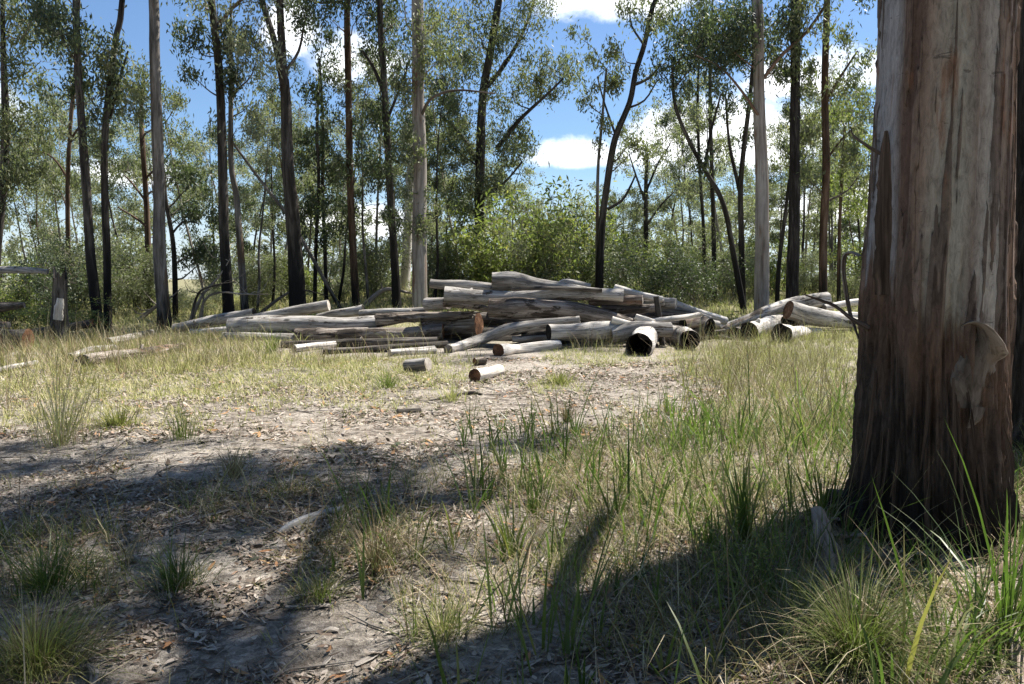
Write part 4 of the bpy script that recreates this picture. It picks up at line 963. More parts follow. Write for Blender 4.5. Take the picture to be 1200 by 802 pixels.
# far-off wood that reads as one mass
m_ = MB()
n = 46000
px = U(-700, 1900, n); D = U(60, 105, n)
keep = ~((px > 196) & (px < 246))
px, D = px[keep], D[keep]
x = (px - 600) / F * D
hh = 5.5 + 3.5 * vnoise(np.stack([x * 0.13, D * 0.1, 0 * x], 1)) + 2.0 * vnoise(np.stack([x * 0.5, D * 0.3, 0 * x + 5], 1))
z = h(x, D) + np.clip(hh, 1.5, 12) * U(0, 1, len(x)) ** 0.7
V, Q, rr = leaf_quads(np.stack([x, D, z], 1), 0.6, 0.28, droop=0.3); m_.add(V, Q, rnd=rr)
o = m_.build('distant_woodland', M['leaf_grey'], smooth=False); tag(o, 'far-off wood closing the view between the trunks', 'woodland', kind='stuff')

# dead branches fallen behind the left bank
def deadfall(label, pts, w0, D, bark='twig_pale', name='fallen_branch'):
    P = [at(x, y, D + U(-.2, .2)) for x, y in pts]
    P[0][2] = min(P[0][2], hs(P[0][0], P[0][1]) + 0.03)
    b0 = P[0].copy(); mb = MB(); S = smooth_path(np.array(P), 0.2); R = np.linspace(w0 * D / F / 2, 0.012, len(S))
    mb.tube(S, R, 8, bump=0.12, seed=U(0, 40)); o = mb.build(name, M[bark], None, b0); o.location = b0
    tag(o, label, 'branch', 'dead branches behind the left bank')
    for i in range(4):
        k = int(len(S) * U(.3, .9)); tb = MB()
        limb(tb, S[k], S[k] + np.array([U(-.9, .9), U(-.5, .5), U(.1, .7)]), R[k] * .6, .006, sides=5); tb.build('twig', M[bark], o, b0)
deadfall('grey dead branch arching low behind the dark bushy trunk', [(232, 368), (240, 352), (258, 343), (285, 345), (315, 345)], 3.5, 24)
deadfall('dark root-like dead branch curving up beside the long thin grey log', [(222, 370), (232, 345), (250, 335), (275, 330)], 4, 24, 'twig')
deadfall('bleached dead branch leaning left of the dark bushy trunk', [(222, 368), (238, 345), (256, 325), (272, 300)], 5, 25)
deadfall('bleached fallen branch on the slope behind the lone grey trunk', [(160, 375), (185, 358), (205, 345), (212, 338)], 6, 25.5)
deadfall('dead branch lying between the thick forked trunk and its left neighbour', [(300, 356), (330, 348), (352, 340), (385, 347)], 5, 26.5, 'twig')
deadfall('pale fallen branch in the grass behind the pale straight gum', [(425, 352), (450, 340), (478, 343), (505, 350)], 7, 27.5)
deadfall('dead twig spray against the sky above the long thin grey log', [(236, 362), (238, 340), (229, 315)], 2.5, 24.5, 'twig')
# ------------------------------------------------------------------ the great tree at the right
hD = 5.0
def hero_c(py): return np.interp(py, [-400, 0, 200, 340, 450, 560, 640], [1112, 1109, 1101, 1094, 1091, 1090, 1090])
def hero_w(py): return np.interp(py, [-400, 0, 200, 340, 450, 560, 640], [138, 146, 150, 156, 162, 168, 172])
base = at(1090, 330, hD); base[2] = hs(base[0], base[1])
P = [[*(base + [0, 0, -0.12]), 0.48]]
for py in (600, 540, 480, 420, 340, 250, 150, 50, -60, -200, -400):
    q = at(hero_c(py), py, hD); P.append([*q, hero_w(py) * hD / F / 2])
q = P[-1]
for i in range(1, 7): P.append([q[0] + 0.15 * i, q[1] + 0.05 * i, q[2] + 2.2 * i, q[3] * (1 - 0.11 * i)])
S = smooth_path(np.array(P), 0.013)
zc = S[:, 2] - base[2]
S = S[(zc < 4.2) | (np.arange(len(S)) % 12 == 0)]
m, nt, N = mat('peeling gum bark')
lc = N.attr('lc'); sp = N.sep(lc)
zz = sp[2]
# which side of the stem: the stem's own left-right axis
r = N.math('SQRT', N.math('ADD', N.math('MULTIPLY', sp[0], sp[0]), N.math('MULTIPLY', sp[1], sp[1])))
nl = N.noise(N.scale(lc, (3.2, 3.2, 0.32)), 1.0, 5, 0.6, 0.5)
nm = N.noise(N.scale(lc, (11, 11, 0.6)), 1.0, 5, 0.65, 0.3)
nf = N.noise(N.scale(lc, (48, 48, 3.0)), 1.0, 6, 0.7)
SIDE = N.attr('side', 'Fac')
s_ = N.math('ADD', SIDE, N.math('MULTIPLY', N.math('SUBTRACT', nl, 0.5), 0.55))
pat = N.ramp(N.mr(s_, -1.0, 1.0, smooth=False), [(0.0, (0.30, 0.30, 0.31)), (0.17, (0.36, 0.355, 0.36)), (0.24, (0.15, 0.10, 0.075)), (0.33, (0.13, 0.085, 0.065)), (0.40, (0.30, 0.225, 0.175)), (0.5, (0.37, 0.335, 0.275)), (0.62, (0.36, 0.335, 0.28)), (0.72, (0.25, 0.20, 0.165)), (0.80, (0.42, 0.385, 0.34)), (0.92, (0.46, 0.43, 0.39)), (1.0, (0.3, 0.2, 0.14))])
PL = N.math('ADD', N.attr('plate', 'Fac'), N.math('MULTIPLY', N.math('SUBTRACT', nf, 0.5), 0.12))
brown = N.ramp(nm, [(0.3, (0.045, 0.03, 0.023)), (0.46, (0.12, 0.083, 0.063)), (0.6, (0.24, 0.175, 0.135)), (0.75, (0.35, 0.275, 0.225))])
pat = N.mix(N.math('MULTIPLY', N.mr(PL, 0.05, 0.075), 0.85), pat, brown)
pat = N.mix(N.mr(N.math('ABSOLUTE', N.math('SUBTRACT', PL, 0.055)), 0.0, 0.03, 0.8, 0.0), pat, (0.03, 0.02, 0.016))
pat = N.mix(N.mr(PL, 0.34, 0.37, 0.0, 0.8), pat, N.mix(1.0, brown, (0.45, 0.42, 0.42), 'MULTIPLY'))
pat = N.mix(N.mr(nm, 0.40, 0.30, 0.0, 0.7), pat, (0.44, 0.41, 0.37))
pat = N.mix(N.mr(nf, 0.6, 0.72, 0, 0.8), pat, (0.06, 0.04, 0.03))
rust = N.noise(N.scale(lc, (7, 7, 0.9), (5, 2, 1)), 1.0, 4, 0.6)
pat = N.mix(N.mr(rust, 0.58, 0.7, 0, 0.7), pat, (0.24, 0.11, 0.055))
# fibrous dark stocking: irregular upper edge, climbs higher on the left
zi = N.math('ADD', zz, N.math('ADD', N.math('MULTIPLY', N.math('SUBTRACT', nm, 0.5), 1.5), N.math('MULTIPLY', N.math('ADD', SIDE, 0.25), 0.35)))
sk = N.ramp(N.noise(N.scale(lc, (26, 26, 1.5)), 1.0, 6, 0.7, 0.3), [(0.3, (0.016, 0.013, 0.012)), (0.5, (0.06, 0.045, 0.036)), (0.7, (0.155, 0.115, 0.09))])
skm = N.mix(N.mr(zi, 0.35, 1.0), (0.03, 0.025, 0.022), sk)
low = N.mix(N.mr(zi, 0.95, 1.35), sk, N.mix(0.65, sk, (0.17, 0.105, 0.072)))
low = N.mix(N.mr(N.math('ADD', zz, N.math('MULTIPLY', N.math('SUBTRACT', nl, .5), .5)), 0.35, 0.62, 0.75, 0.0), low, (0.015, 0.013, 0.012))
colr = N.mix(N.mr(zi, 1.45, 1.75), low, pat)
colr = N.mix(1.0, colr, (1.0, 0.99, 1.0), 'MULTIPLY')
ng = N.noise(N.scale(lc, (34, 34, 9)), 1.0, 6, 0.75, 0.6)
colr = N.mix(0.75, colr, N.mix(1.0, colr, N.ramp(ng, [(0.32, (0.35, 0.33, 0.32)), (0.5, (1.0, 0.98, 0.96)), (0.68, (1.45, 1.42, 1.38))]), 'MULTIPLY'))
sc_ = N.noise(N.scale(lc, (8, 8, 26)), 1.0, 4, 0.6, 0.8)
colr = N.mix(N.mr(sc_, 0.66, 0.70, 0.0, 0.55), colr, (0.03, 0.024, 0.02))
hb = N.math('ADD', N.math('MULTIPLY', nf, 0.5), N.math('ADD', nm, N.math('MULTIPLY', ng, 0.8)))
N.out(colr, 0.85, N.bump(hb, 0.7, 0.025), 0.25)
M['hero'] = m
root = empty('great_gum_tree', tuple(base))
tag(root, 'massive foreground gum trunk with peeling pale and brown bark at the right', 'tree')
SID = 360
tb = MB(); tb.tube(S[:, :3], S[:, 3], SID, seed=4)
V = tb.V[0].reshape(len(S), SID, 3); cen = S[:, None, :3]; dv = V - cen; rr = np.linalg.norm(dv, axis=2, keepdims=True); dn = dv / rr
ang = np.arctan2(dn[..., 1], dn[..., 0]); zrel = np.repeat((S[:, 2] - base[2])[:, None], SID, 1)
ca, sa = np.cos(ang), np.sin(ang)
q = lambda k, kz, o: fbm(np.stack([(ca * k).ravel(), (sa * k).ravel(), (zrel * kz).ravel()], 1) + o, 4).reshape(len(S), SID)
big = q(1.3, 0.35, 3.0); rid = np.abs(q(9, 0.7, 9.0)); fib = np.abs(q(22, 1.6, 15.0)); pl = q(4.2, 0.42, 21.0) + 0.28 * q(15, 1.6, 40.0)
stock = 1 - sstep(0.9, 1.7, zrel + 0.5 * pl)
butt = np.exp(-np.clip(zrel, 0, 9) / 0.3) * (0.0 + 0.065 * np.cos(ang * 5 + 1.0) + 0.06 * big) + np.exp(-np.clip(zrel, 0, 9) / 0.14) * (0.0 + 0.06 * np.cos(ang * 7 + 2.0) + 0.05 * rid)
pl = pl + 0.36 * (1 - sstep(1.2, 2.3, zrel)) - 0.32
plate = sstep(0.05, 0.08, pl) * 0.014 + sstep(0.34, 0.37, pl) * 0.013
disp = 0.03 * big + butt + (1 - stock) * (plate + 0.005 * rid * (pl > .05)) + stock * (0.012 - 0.055 * rid - 0.05 * fib)
tb.V[0] = (V + dn * disp[..., None]).reshape(-1, 3)
to = tb.build('trunk', M['hero'], root, base)
sa_ = to.data.attributes.new('side', 'FLOAT', 'POINT')
vd = unit(np.array([base[0], base[1], 0])); rt = np.array([vd[1], -vd[0], 0])
sa_.data.foreach_set('value', np.clip((dn @ rt), -1, 1).astype(np.float32).ravel())
pa_ = to.data.attributes.new('plate', 'FLOAT', 'POINT'); pa_.data.foreach_set('value', pl.astype(np.float32).ravel())
# peeled bark
def surf(s, py, out=0.0):
    """a point on the near face of the trunk, s = -1 left edge .. 1 right edge"""
    q = at(hero_c(py), py, hD); R = hero_w(py) * hD / F / 2 + out
    return q + R * (rt * s - vd * math.sqrt(max(0, 1 - s * s)))
def peel(name, pts, wid, side, matn, thick=0.004, curl=0.22, label=None):
    mb = MB(); ribbon(mb, pts, wid, side, thick, curl, rag=.13); o = mb.build(name, M[matn], root, base)
    if label: o['label'] = label
nr = rt * 0.8 - vd * 0.6
tang = unit(rt * 0.6 + vd * 0.8)
peel('bark_strip', [surf(.50, 466, .0), surf(.52, 442, .012), surf(.53, 415, .03), surf(.53, 394, .05), surf(.48, 380, .07), surf(.40, 374, .075), surf(.30, 377, .06)], [.17, .23, .24, .21, .15, .09, .02], [rt * .75 + vd * .6, rt * .75 + vd * .6, rt * .8 + vd * .5, rt * .8 + vd * .2, rt * .6 - vd * .6, -vd * .9 + rt * .3, -vd], 'strip_mid', label='broad strip peeled into an arch at the right side')
peel('bark_strip', [surf(.50, 462, .01), surf(.46, 476, .02), surf(.42, 486, .01)], [.13, .09, .02], tang, 'strip_mid')
peel('bark_strip', [surf(-.98, 300, .01), surf(-1, 294, .06), surf(-1, 296, .11), surf(-1, 310, .125), surf(-1, 340, .10), surf(-1, 372, .06), surf(-1, 400, .0)], [.045, .055, .06, .06, .055, .045, .02], vd + rt * .3, 'strip', label='grey strip curling out as a hoop on the left side')
peel('bark_strip', [surf(-.8, 385, .01), surf(-.95, 372, .08), surf(-1, 360, .16), surf(-1, 352, .27), surf(-1, 346, .36)], [.035, .028, .022, .016, .006], (0, 0.3, 1), 'strip_brown', label='thin brown strip sticking straight out to the left')
peel('bark_strip', [surf(-.62, 345, .0), surf(-.62, 270, .03), surf(-.66, 200, .035), surf(-.70, 158, .02)], [.13, .12, .08, .02], rt, 'strip_brown', label='dark tapering plate of loose bark')
peel('bark_strip', [surf(-.66, 190, .01), surf(-.85, 172, .07), surf(-.98, 155, .10), surf(-1, 140, .12)], [.02, .02, .014, .008], (0, 0.3, 1), 'strip_brown')
for i in range(14):
    s0 = U(-.97, .97); y0 = U(400, 560); L = U(60, 160)
    peel('bark_strip', [surf(s0, y0, .0), surf(s0 + U(-.04, .04), y0 + L * .5, .03 + U(0, .03)), surf(s0 + U(-.08, .08), y0 + L, .05 + U(0, .06))], [.012, U(.014, .032), .006], rt, 'strip_brown', thick=.005)
# high limbs and crown of the great tree (out of frame, they shade the ground)
def out_limb(root_, b0, a, b, r0, r1, leaves, r, bark, leaf, n=1, sag=.05):
    bb = MB(); LP, LR = limb(bb, np.array(a, float), np.array(b, float), r0, r1, sag=sag, sides=9, wob=.05)
    cm = MB()
    if leaves:
        for i in range(n):
            c = LP[-1 - int(len(LP) * .45 * i / max(1, n))] + RNG.normal(size=3) * .5
            P_, cc, rn = clump_points(c, (r, r, r * .7), int(leaves / n))
            for q in cc:
                k = int(np.argmin(np.linalg.norm(LP - q, axis=1))); limb(bb, LP[k], q, .012, .004, sides=4)
            V, Q, rr_ = leaf_quads(P_, .16, .045, rnd=rn); cm.add(V, Q, rnd=rr_)
    bb.build('branch', M[bark], root_, b0)
    if leaves: cm.build('foliage', M[leaf], root_, b0, smooth=False)
hx, hy = base[0], base[1]
out_limb(root, base, (hx + .1, hy + .1, 5.3), (4.0, 8.0, 6.7), .10, .05, 0, 1, 'bark_pale', 'leaf_olive', sag=.0)
for (bx, by, bz, z0) in ((4.5, 7, 13, 9), (1, 6, 14, 10), (5, 3.5, 15, 11), (2, 8, 16, 12), (3.5, 5, 18, 14)):
    out_limb(root, base, (hx + .3, hy + .1, z0), (bx, by, bz), .14, .03, 2600, 1.7, 'bark_pale', 'leaf_olive', n=3)

# dark rough tree just behind it, at the right edge
b2 = at(1232, 330, 7.2); b2[2] = hs(b2[0], b2[1])
r2 = empty('ironbark_tree', tuple(b2)); tag(r2, 'dark rough-barked trunk at the right edge, just behind the massive foreground gum', 'tree')
P = smooth_path(np.array([[*(b2 + [0, 0, -.1]), .40], [*(b2 + [0.0, 0, 1]), .36], [*(b2 + [-.02, 0, 3]), .345], [*(b2 + [0, .1, 7]), .3], [*(b2 + [.1, .2, 12]), .2], [*(b2 + [.1, .2, 17]), .06]]), 0.05)
tb = MB(); tb.tube(P[:, :3], P[:, 3], 90, bump=.05, seed=12, ridge=.07); tb.build('trunk', M['bark_iron'], r2, b2)
SHADE = [((3.2, 9.9, 12.0), 1500, .75), ((2.3, 10.1, 12.1), 1500, .8), ((2.4, 11.6, 12.00), 2600, 1.2), ((3.4, 11.2, 11.87), 2600, 1.2), ((4.4, 11.3, 12.00), 2400, 1.1), ((5.3, 11.8, 12.13), 2200, 1.1), ((3.0, 10.7, 11.74), 1900, .9), ((1.2, 12.0, 12.38), 2300, 1.2), ((4.7, 10.4, 11.87), 900, .7), ((.2, 12.4, 12.64), 2000, 1.2)]
for (c, n_, r_) in SHADE:
    out_limb(r2, b2, (b2[0], b2[1] + .1, c[2] + U(-.5, .3)), c, .075, .02, n_, r_, 'bark_iron', 'leaf_dark', n=2, sag=-.02)
for (bx, by, bz, z0) in ((6, 6, 14, 11), (7, 8.5, 15.5, 13), (4.5, 6.5, 15.5, 13), (6, 9, 17, 14)):
    out_limb(r2, b2, (b2[0], b2[1] + .2, z0), (bx, by, bz), .09, .03, 1800, 1.4, 'bark_iron', 'leaf_dark', n=2)
# ------------------------------------------------------------------ grass, sedge, litter
M['grass_straw'] = leaf_mat('half dried grass', [(0.0, (0.07, 0.08, 0.022)), (0.35, (0.18, 0.175, 0.06)), (0.65, (0.36, 0.31, 0.135)), (1.0, (0.54, 0.46, 0.28))], trans=0.22, rough=0.65, spec=0.15, warm=0.85)
def blades(B, Hh, Wd, lean=0.35, bend=0.5, seg=3, az=None, leanv=None):
    n = len(B)
    az = U(0, 6.283, n) if az is None else az
    ln = (np.abs(RNG.normal(size=n)) * lean) if leanv is None else leanv
    d = np.stack([np.cos(az), np.sin(az), np.zeros(n)], 1); s = np.stack([-d[:, 1], d[:, 0], np.zeros(n)], 1)
    tw = U(-.9, .9, n)[:, None]; s = unit(s + d * tw)
    bd = bend * U(0.2, 1.6, n)
    t = np.linspace(0, 1, seg + 1)
    ph = ln[:, None] + bd[:, None] * t[None] ** 1.3 * 1.4
    dz = np.cos(ph); dx = np.sin(ph)
    st = 1.0 / seg
    x = np.concatenate([np.zeros((n, 1)), np.cumsum((dx[:, :-1] + dx[:, 1:]) / 2 * st, 1)], 1) * Hh[:, None]
    z = np.concatenate([np.zeros((n, 1)), np.cumsum((dz[:, :-1] + dz[:, 1:]) / 2 * st, 1)], 1) * Hh[:, None]
    c = B[:, None, :] + d[:, None, :] * x[..., None]; c[..., 2] += z
    wv = Wd[:, None] * np.array([0.75] + [1.0] * (seg - 1) + [0.08])[None] * np.clip(1.25 - t, .25, 1)[None]
    wv[:, -1] *= 0.4
    Lf = c - s[:, None, :] * wv[..., None] / 2; Rt = c + s[:, None, :] * wv[..., None] / 2
    V = np.stack([Lf, Rt], 2).reshape(n, -1, 3)
    m_ = 2 * (seg + 1)
    q = np.array([[2 * i, 2 * i + 1, 2 * i + 3, 2 * i + 2] for i in range(seg)])
    Q = (np.arange(n)[:, None, None] * m_ + q[None]).reshape(-1, 4)
    return V.reshape(-1, 3), Q, m_

def ell(PX, PY, L):
    r = np.zeros(len(PX))
    for (cx, cy, rx, ry, w_) in L:
        r = np.maximum(r, w_ * (1 - sstep(0.55, 1.15, np.sqrt(((PX - cx) / rx) ** 2 + ((PY - cy) / ry) ** 2))))
    return r
def scatter(n, x0, x1, y0, y1, L, outside=0.25, pw=1.0, patch=0.0, ps=0.8):
    """ground points, kept by the map of patches L (in the photograph's ground plan) and by noise"""
    y = y0 + (y1 - y0) * U(0, 1, n) ** pw; half = (x1 - x0) / 2
    x = U(x0, x1, n)
    P = np.stack([x, y, h(x, y)], 1)
    PX, PY = proj(P)
    w_ = ell(PX, PY, L)
    out = (PX < -60) | (PX > 1260) | (PY > 840)
    w_ = np.where(out, np.maximum(outside, w_ * .5), w_)
    nz = vnoise(np.stack([x * ps, y * ps, 0 * x], 1)) * .5 + .5 * vnoise(np.stack([x * ps * 3.3, y * ps * 3.3, 0 * x + 9], 1))
    w_ = w_ * np.clip(1 - patch + patch * (1.0 + 1.8 * nz), 0, 1)
    for q in TRUNKS: w_ = w_ * (np.hypot(x - q[0], y - q[1]) > q[2])
    k = U(0, 1, n) < w_
    return P[k]
TRUNKS = [(base[0], base[1], .52), (b2[0], b2[1], .34)]
def tufts(C_, per, r, Hm, Wm, lean, bend, seg=3, hv=.35):
    k = RNG.integers(int(per * .5), int(per * 1.5) + 1, len(C_)); idx = np.repeat(np.arange(len(C_)), k)
    a = U(0, 6.283, len(idx)); rr = np.abs(RNG.normal(size=len(idx))) * r * np.repeat(U(.6, 1.4, len(C_)), k)
    B = C_[idx] + np.stack([np.cos(a) * rr, np.sin(a) * rr, 0 * a], 1); B[:, 2] = h(B[:, 0], B[:, 1]) - .01
    sc_ = np.repeat(U(.6, 1.35, len(C_)), k)
    Hh = Hm * sc_ * np.exp(RNG.normal(size=len(idx)) * hv); Wd = Wm * U(.6, 1.4, len(idx))
    az = a + RNG.normal(size=len(idx)) * .7
    V, Q, m_ = blades(B, Hh, Wd, lean, bend, seg, az, np.abs(RNG.normal(size=len(idx))) * lean + rr / (r * 3 + 1e-6) * lean)
    tone = np.repeat(U(0, 1, len(C_)), k)
    return V, Q, np.repeat(np.clip(.5 * tone + .5 * U(0, 1, len(idx)), 0, 1), m_)

SHORT = [(250, 440, 330, 30, 1), (90, 452, 170, 36, .9), (470, 440, 110, 26, .8), (650, 455, 45, 10, .55), (700, 420, 70, 14, .5), (900, 425, 140, 28, .85), (930, 480, 110, 45, .7), (760, 505, 120, 20, .35), (840, 560, 170, 50, .35),
         (600, 362, 1400, 24, 1), (150, 395, 260, 24, .9), (20, 500, 100, 34, .6), (300, 468, 170, 18, .5), (150, 495, 150, 26, .5), (420, 470, 90, 16, .4), (600, 590, 130, 60, .22), (1000, 400, 150, 20, .9)]
# far and middle distance short grass
c_ = scatter(60000, -13, 15, 8.2, 21, SHORT, .5, 1.0, .55)
mb = MB(); V, Q, r_ = tufts(c_, 7, .06, .10, .010, .5, .7, 2); mb.add(V, Q, rnd=r_)
o = mb.build('short_grass', M['grass_yellow'], smooth=False); tag(o, 'short yellow green grass in the sunlit clearing', 'grass', kind='stuff')
c_ = scatter(26000, -34, 34, 19, 46, [(600, 340, 3000, 60, 1)], .9, 1.0, .3, .4)
mb = MB(); V, Q, r_ = tufts(c_, 6, .12, .30, .02, .4, .6, 2); mb.add(V, Q, rnd=r_)
o = mb.build('meadow_grass', M['grass_yellow'], smooth=False); tag(o, 'yellowing grass under the trees behind the heap', 'grass', kind='stuff')
TALL = [(100, 418, 240, 30, 1), (50, 470, 75, 30, .5), (230, 400, 90, 25, .7), (420, 425, 160, 12, .35), (900, 440, 120, 45, .75), (840, 500, 130, 40, .6), (960, 500, 60, 60, .8), (700, 410, 40, 8, .5), (980, 390, 90, 14, .8), (900, 400, 120, 12, .6)]
c_ = scatter(6200, -12, 12, 6.5, 21, TALL, .3, 1.0, .75)
mb = MB(); V, Q, r_ = tufts(c_, 9, .06, .21, .008, .28, .55, 3); mb.add(V, Q, rnd=r_)
o = mb.build('tall_grass', M['grass_straw'], smooth=False); tag(o, 'taller green grass round the fallen timber and beside the great tree', 'grass', kind='stuff')
c_ = scatter(9000, -12, 12, 7, 20, TALL, .2, 1.0, .5)
mb = MB(); V, Q, r_ = tufts(c_, 5, .06, .42, .007, .25, .5, 3); mb.add(V, Q, rnd=r_)
o = mb.build('dry_grass', M['grass_dry'], smooth=False); tag(o, 'straw coloured dry stems among the taller grass', 'grass', kind='stuff')
# near ground: sedge bed and fine grass
SEDGE = [(640, 580, 110, 60, .9), (590, 520, 70, 20, .5), (720, 560, 140, 60, .6), (860, 560, 160, 90, .9), (900, 660, 130, 120, .9), (760, 650, 120, 90, .55), (620, 690, 120, 70, .5), (480, 690, 90, 60, .3), (980, 560, 70, 90, .9), (960, 490, 80, 40, .7), (1100, 720, 180, 100, .6), (780, 760, 200, 60, .45), (470, 620, 80, 50, .4), (1200, 600, 60, 120, .8)]
c_ = scatter(2600, -4, 5, 2.2, 9.5, SEDGE, .35, 1.0, .9)
mb = MB(); V, Q, r_ = tufts(c_, 5, .035, .33, .0135, .26, .45, 4, .35); mb.add(V, Q, rnd=r_ * .97)
o = mb.build('sedge', M['grass_sedge'], smooth=False); tag(o, 'upright green sedge blades in the foreground', 'sedge', kind='stuff')
FINE = [(760, 620, 260, 110, .9), (600, 640, 140, 80, .6), (450, 640, 110, 60, .55), (850, 720, 220, 100, .9), (1060, 740, 200, 100, .9), (560, 720, 110, 60, .5), (380, 600, 110, 36, .5), (280, 590, 90, 30, .4), (70, 660, 110, 50, .7), (500, 590, 60, 40, .4), (930, 540, 110, 90, .8), (1200, 620, 100, 200, .8), (200, 690, 50, 30, .2)]
c_ = scatter(6500, -4, 5, 2.0, 9.5, FINE, .35, 1.0, .7)
mb = MB(); V, Q, r_ = tufts(c_, 9, .035, .17, .0042, .5, .9, 3, .4); mb.add(V, Q, rnd=r_)
o = mb.build('fine_grass', M['grass_straw'], smooth=False); tag(o, 'fine half dry grass between the sedge blades', 'grass', kind='stuff')
c_ = scatter(15000, -4, 5, 2.0, 9.5, FINE, .3, 1.0, .6)
mb = MB(); V, Q, r_ = tufts(c_, 7, .05, .24, .0048, .95, .9, 3, .45); mb.add(V, Q, rnd=r_)
o = mb.build('dead_grass', M['grass_dry'], smooth=False); tag(o, 'tangled dead grass lying among the foreground sedge', 'grass', kind='stuff')
c_ = scatter(3600, -4, 5, 2.0, 9.5, FINE, .3, 1.0, .8)
mb = MB(); V, Q, r_ = tufts(c_, 8, .05, .2, .0055, .5, .8, 3, .4); mb.add(V, Q, rnd=r_ * .8)
o = mb.build('green_grass', M['grass_green'], smooth=False); tag(o, 'greener grass round the sedge and the great tree', 'grass', kind='stuff')
c_ = scatter(5000, -6, 5, 2.0, 12, [(600, 600, 2000, 800, .5)], .5, 1.0, .9)
mb = MB(); V, Q, r_ = tufts(c_, 4, .03, .09, .0045, .5, .8, 3, .4); mb.add(V, Q, rnd=r_)
o = mb.build('sparse_grass', M['grass_straw'], smooth=False); tag(o, 'sparse grass sprouts over the bare litter', 'grass', kind='stuff')

# leaf litter
def litter(n, x0, x1, y0, y1, lo, hi, wid):
    x = U(x0, x1, n); y = U(y0, y1, n) if y1 < 7 else y0 + (y1 - y0) * U(0, 1, n)
    P = np.stack([x, y, h(x, y) + U(.003, .022, n)], 1); PX, PY = proj(P)
    keep = ((PX > -120) & (PX < 1320)) & (U(0, 1, n) < np.clip(.55 + 1.3 * vnoise(np.stack([x * 1.1, y * 1.1, 0 * x], 1)) + .7 * vnoise(np.stack([x * 4.3, y * 4.3, 0 * x], 1)), .06, 1))
    P = P[keep]; n = len(P); a = U(0, 6.283, n); tl = RNG.normal(size=n) * .28
    d = np.stack([np.cos(a) * np.cos(tl), np.sin(a) * np.cos(tl), np.sin(tl)], 1)
    s = unit(np.cross(d, np.array([0, 0, 1.0])[None] + RNG.normal(size=(n, 3)) * .35)); up = np.cross(s, d)
    L = (lo * .7 + (hi * 1.15 - lo * .7) * U(0, 1, n) ** 1.6)[:, None]; W = L * U(.14, .3, n)[:, None] * wid; cv = U(-.22, .3, n)[:, None] * L
    f = [(-.5, .06, 1.0), (-.15, 1, .1), (.2, .85, .1), (.5, .05, 1.0)]
    R = []
    for (t, w_, k) in f: R += [P + d * L * t + s * W * w_ / 2 + up * cv * k * .5, P + d * L * t - s * W * w_ / 2 + up * cv * k * .5]
    V = np.stack(R, 1).reshape(-1, 3)
    q = np.array([[0, 1, 3, 2], [2, 3, 5, 4], [4, 5, 7, 6]]); Q = (np.arange(n)[:, None, None] * 8 + q[None]).reshape(-1, 4)
    return V, Q, np.repeat(U(0, 1, n), 8)
mb = MB()
for a_ in ((90000, -3.5, 4.5, 1.8, 6.9, .03, .09, 1), (52000, -8, 6, 6.5, 15.5, .05, .12, 1.1)):
    V, Q, r_ = litter(*a_); mb.add(V, Q, rnd=r_)
V, Q, r_ = litter(110000, -4.5, 4.5, 1.8, 6.95, .012, .038, 2.2); mb.add(V, Q, rnd=r_ * .75)
V, Q, r_ = litter(60000, -8, 6, 6.9, 14, .02, .055, 2.0); mb.add(V, Q, rnd=r_ * .85)
o = mb.build('leaf_litter', M['litter'], smooth=False); tag(o, 'fallen gum leaves strewn over the ground', 'leaf litter', kind='stuff')
mb = MB()
n = 4500
x = U(-8, 6, n); y = 1.9 + 11.5 * U(0, 1, n) ** 1.2
for i in range(n):
    a = U(0, 6.28); L = (abs(RNG.normal()) * .14 + .05) * (3.0 if i % 14 == 0 else 1)
    d = np.array([math.cos(a), math.sin(a), 0]) * L / 2
    p = np.array([x[i], y[i], 0]); k1, k2, k3 = p - d, p + np.array([-d[1], d[0], 0]) * U(-.2, .2), p + d
    for k in (k1, k2, k3): k[2] = hs(k[0], k[1]) + U(.004, .02)
    if i % 3: r0 = U(.002, .006); mb.tube(np.array([k1, k2, k3]), np.array([r0, r0, r0 * .5]), 5)
    else: ribbon(mb, [k1, k2, k3], [U(.008, .03), U(.012, .04) * (1.0 if i % 14 == 0 else .8), U(.004, .015)], (-d[1], d[0], U(-.01, .01)), .003, U(.05, .3), 3)
o = mb.build('bark_litter', M['chips'], smooth=False); tag(o, 'fallen bark shreds and twigs over the ground', 'bark litter', kind='stuff')

# ------------------------------------------------------------------ tussocks one can tell apart
def tussock(label, px, py, hpx, n, matn, wid, r=.09, lean=.35, bend=.7, dry=None, name='grass_tussock', cat='grass tussock', group=None, seg=5):
    p = G(px, py); D = p[1]; Hm = hpx * D / F
    root = empty(name, tuple(p)); tag(root, label, cat, group)
    for (m_, k, hm) in ((matn, n, 1.0),) + (((dry, int(n * .4), .9),) if dry else ()):
        mb = MB(); V, Q, r_ = tufts(np.array([p]), k, r, Hm * hm / .9, wid, lean, bend, seg, .22); mb.add(V, Q, rnd=np.clip(r_ + 0, 0, 1))
        mb.build('leaves' if m_ == matn else 'dead_leaves', M[m_], root, p, smooth=False)
tussock('big fountain of fine green blades in the right foreground, below the great tree', 1005, 775, 120, 620, 'grass_green', .004, .07, .65, .95, 'grass_dry')
tussock('bright green low tussock in sun at left of the clearing', 140, 500, 24, 520, 'grass_straw', .008, .16, .7, .6)
tussock('tall pale tussock with brown stalks at left, before the silver log', 70, 522, 66, 170, 'grass_yellow', .006, .16, .26, .45, 'grass_dry')
tussock('thin dark green upright clump right of the bright green low tussock', 217, 515, 50, 60, 'grass_green', .006, .07, .14, .3)
tussock('bushy green tussock in the bottom left foreground', 42, 785, 75, 520, 'grass_green', .004, .10, .5, .9, 'grass_dry')
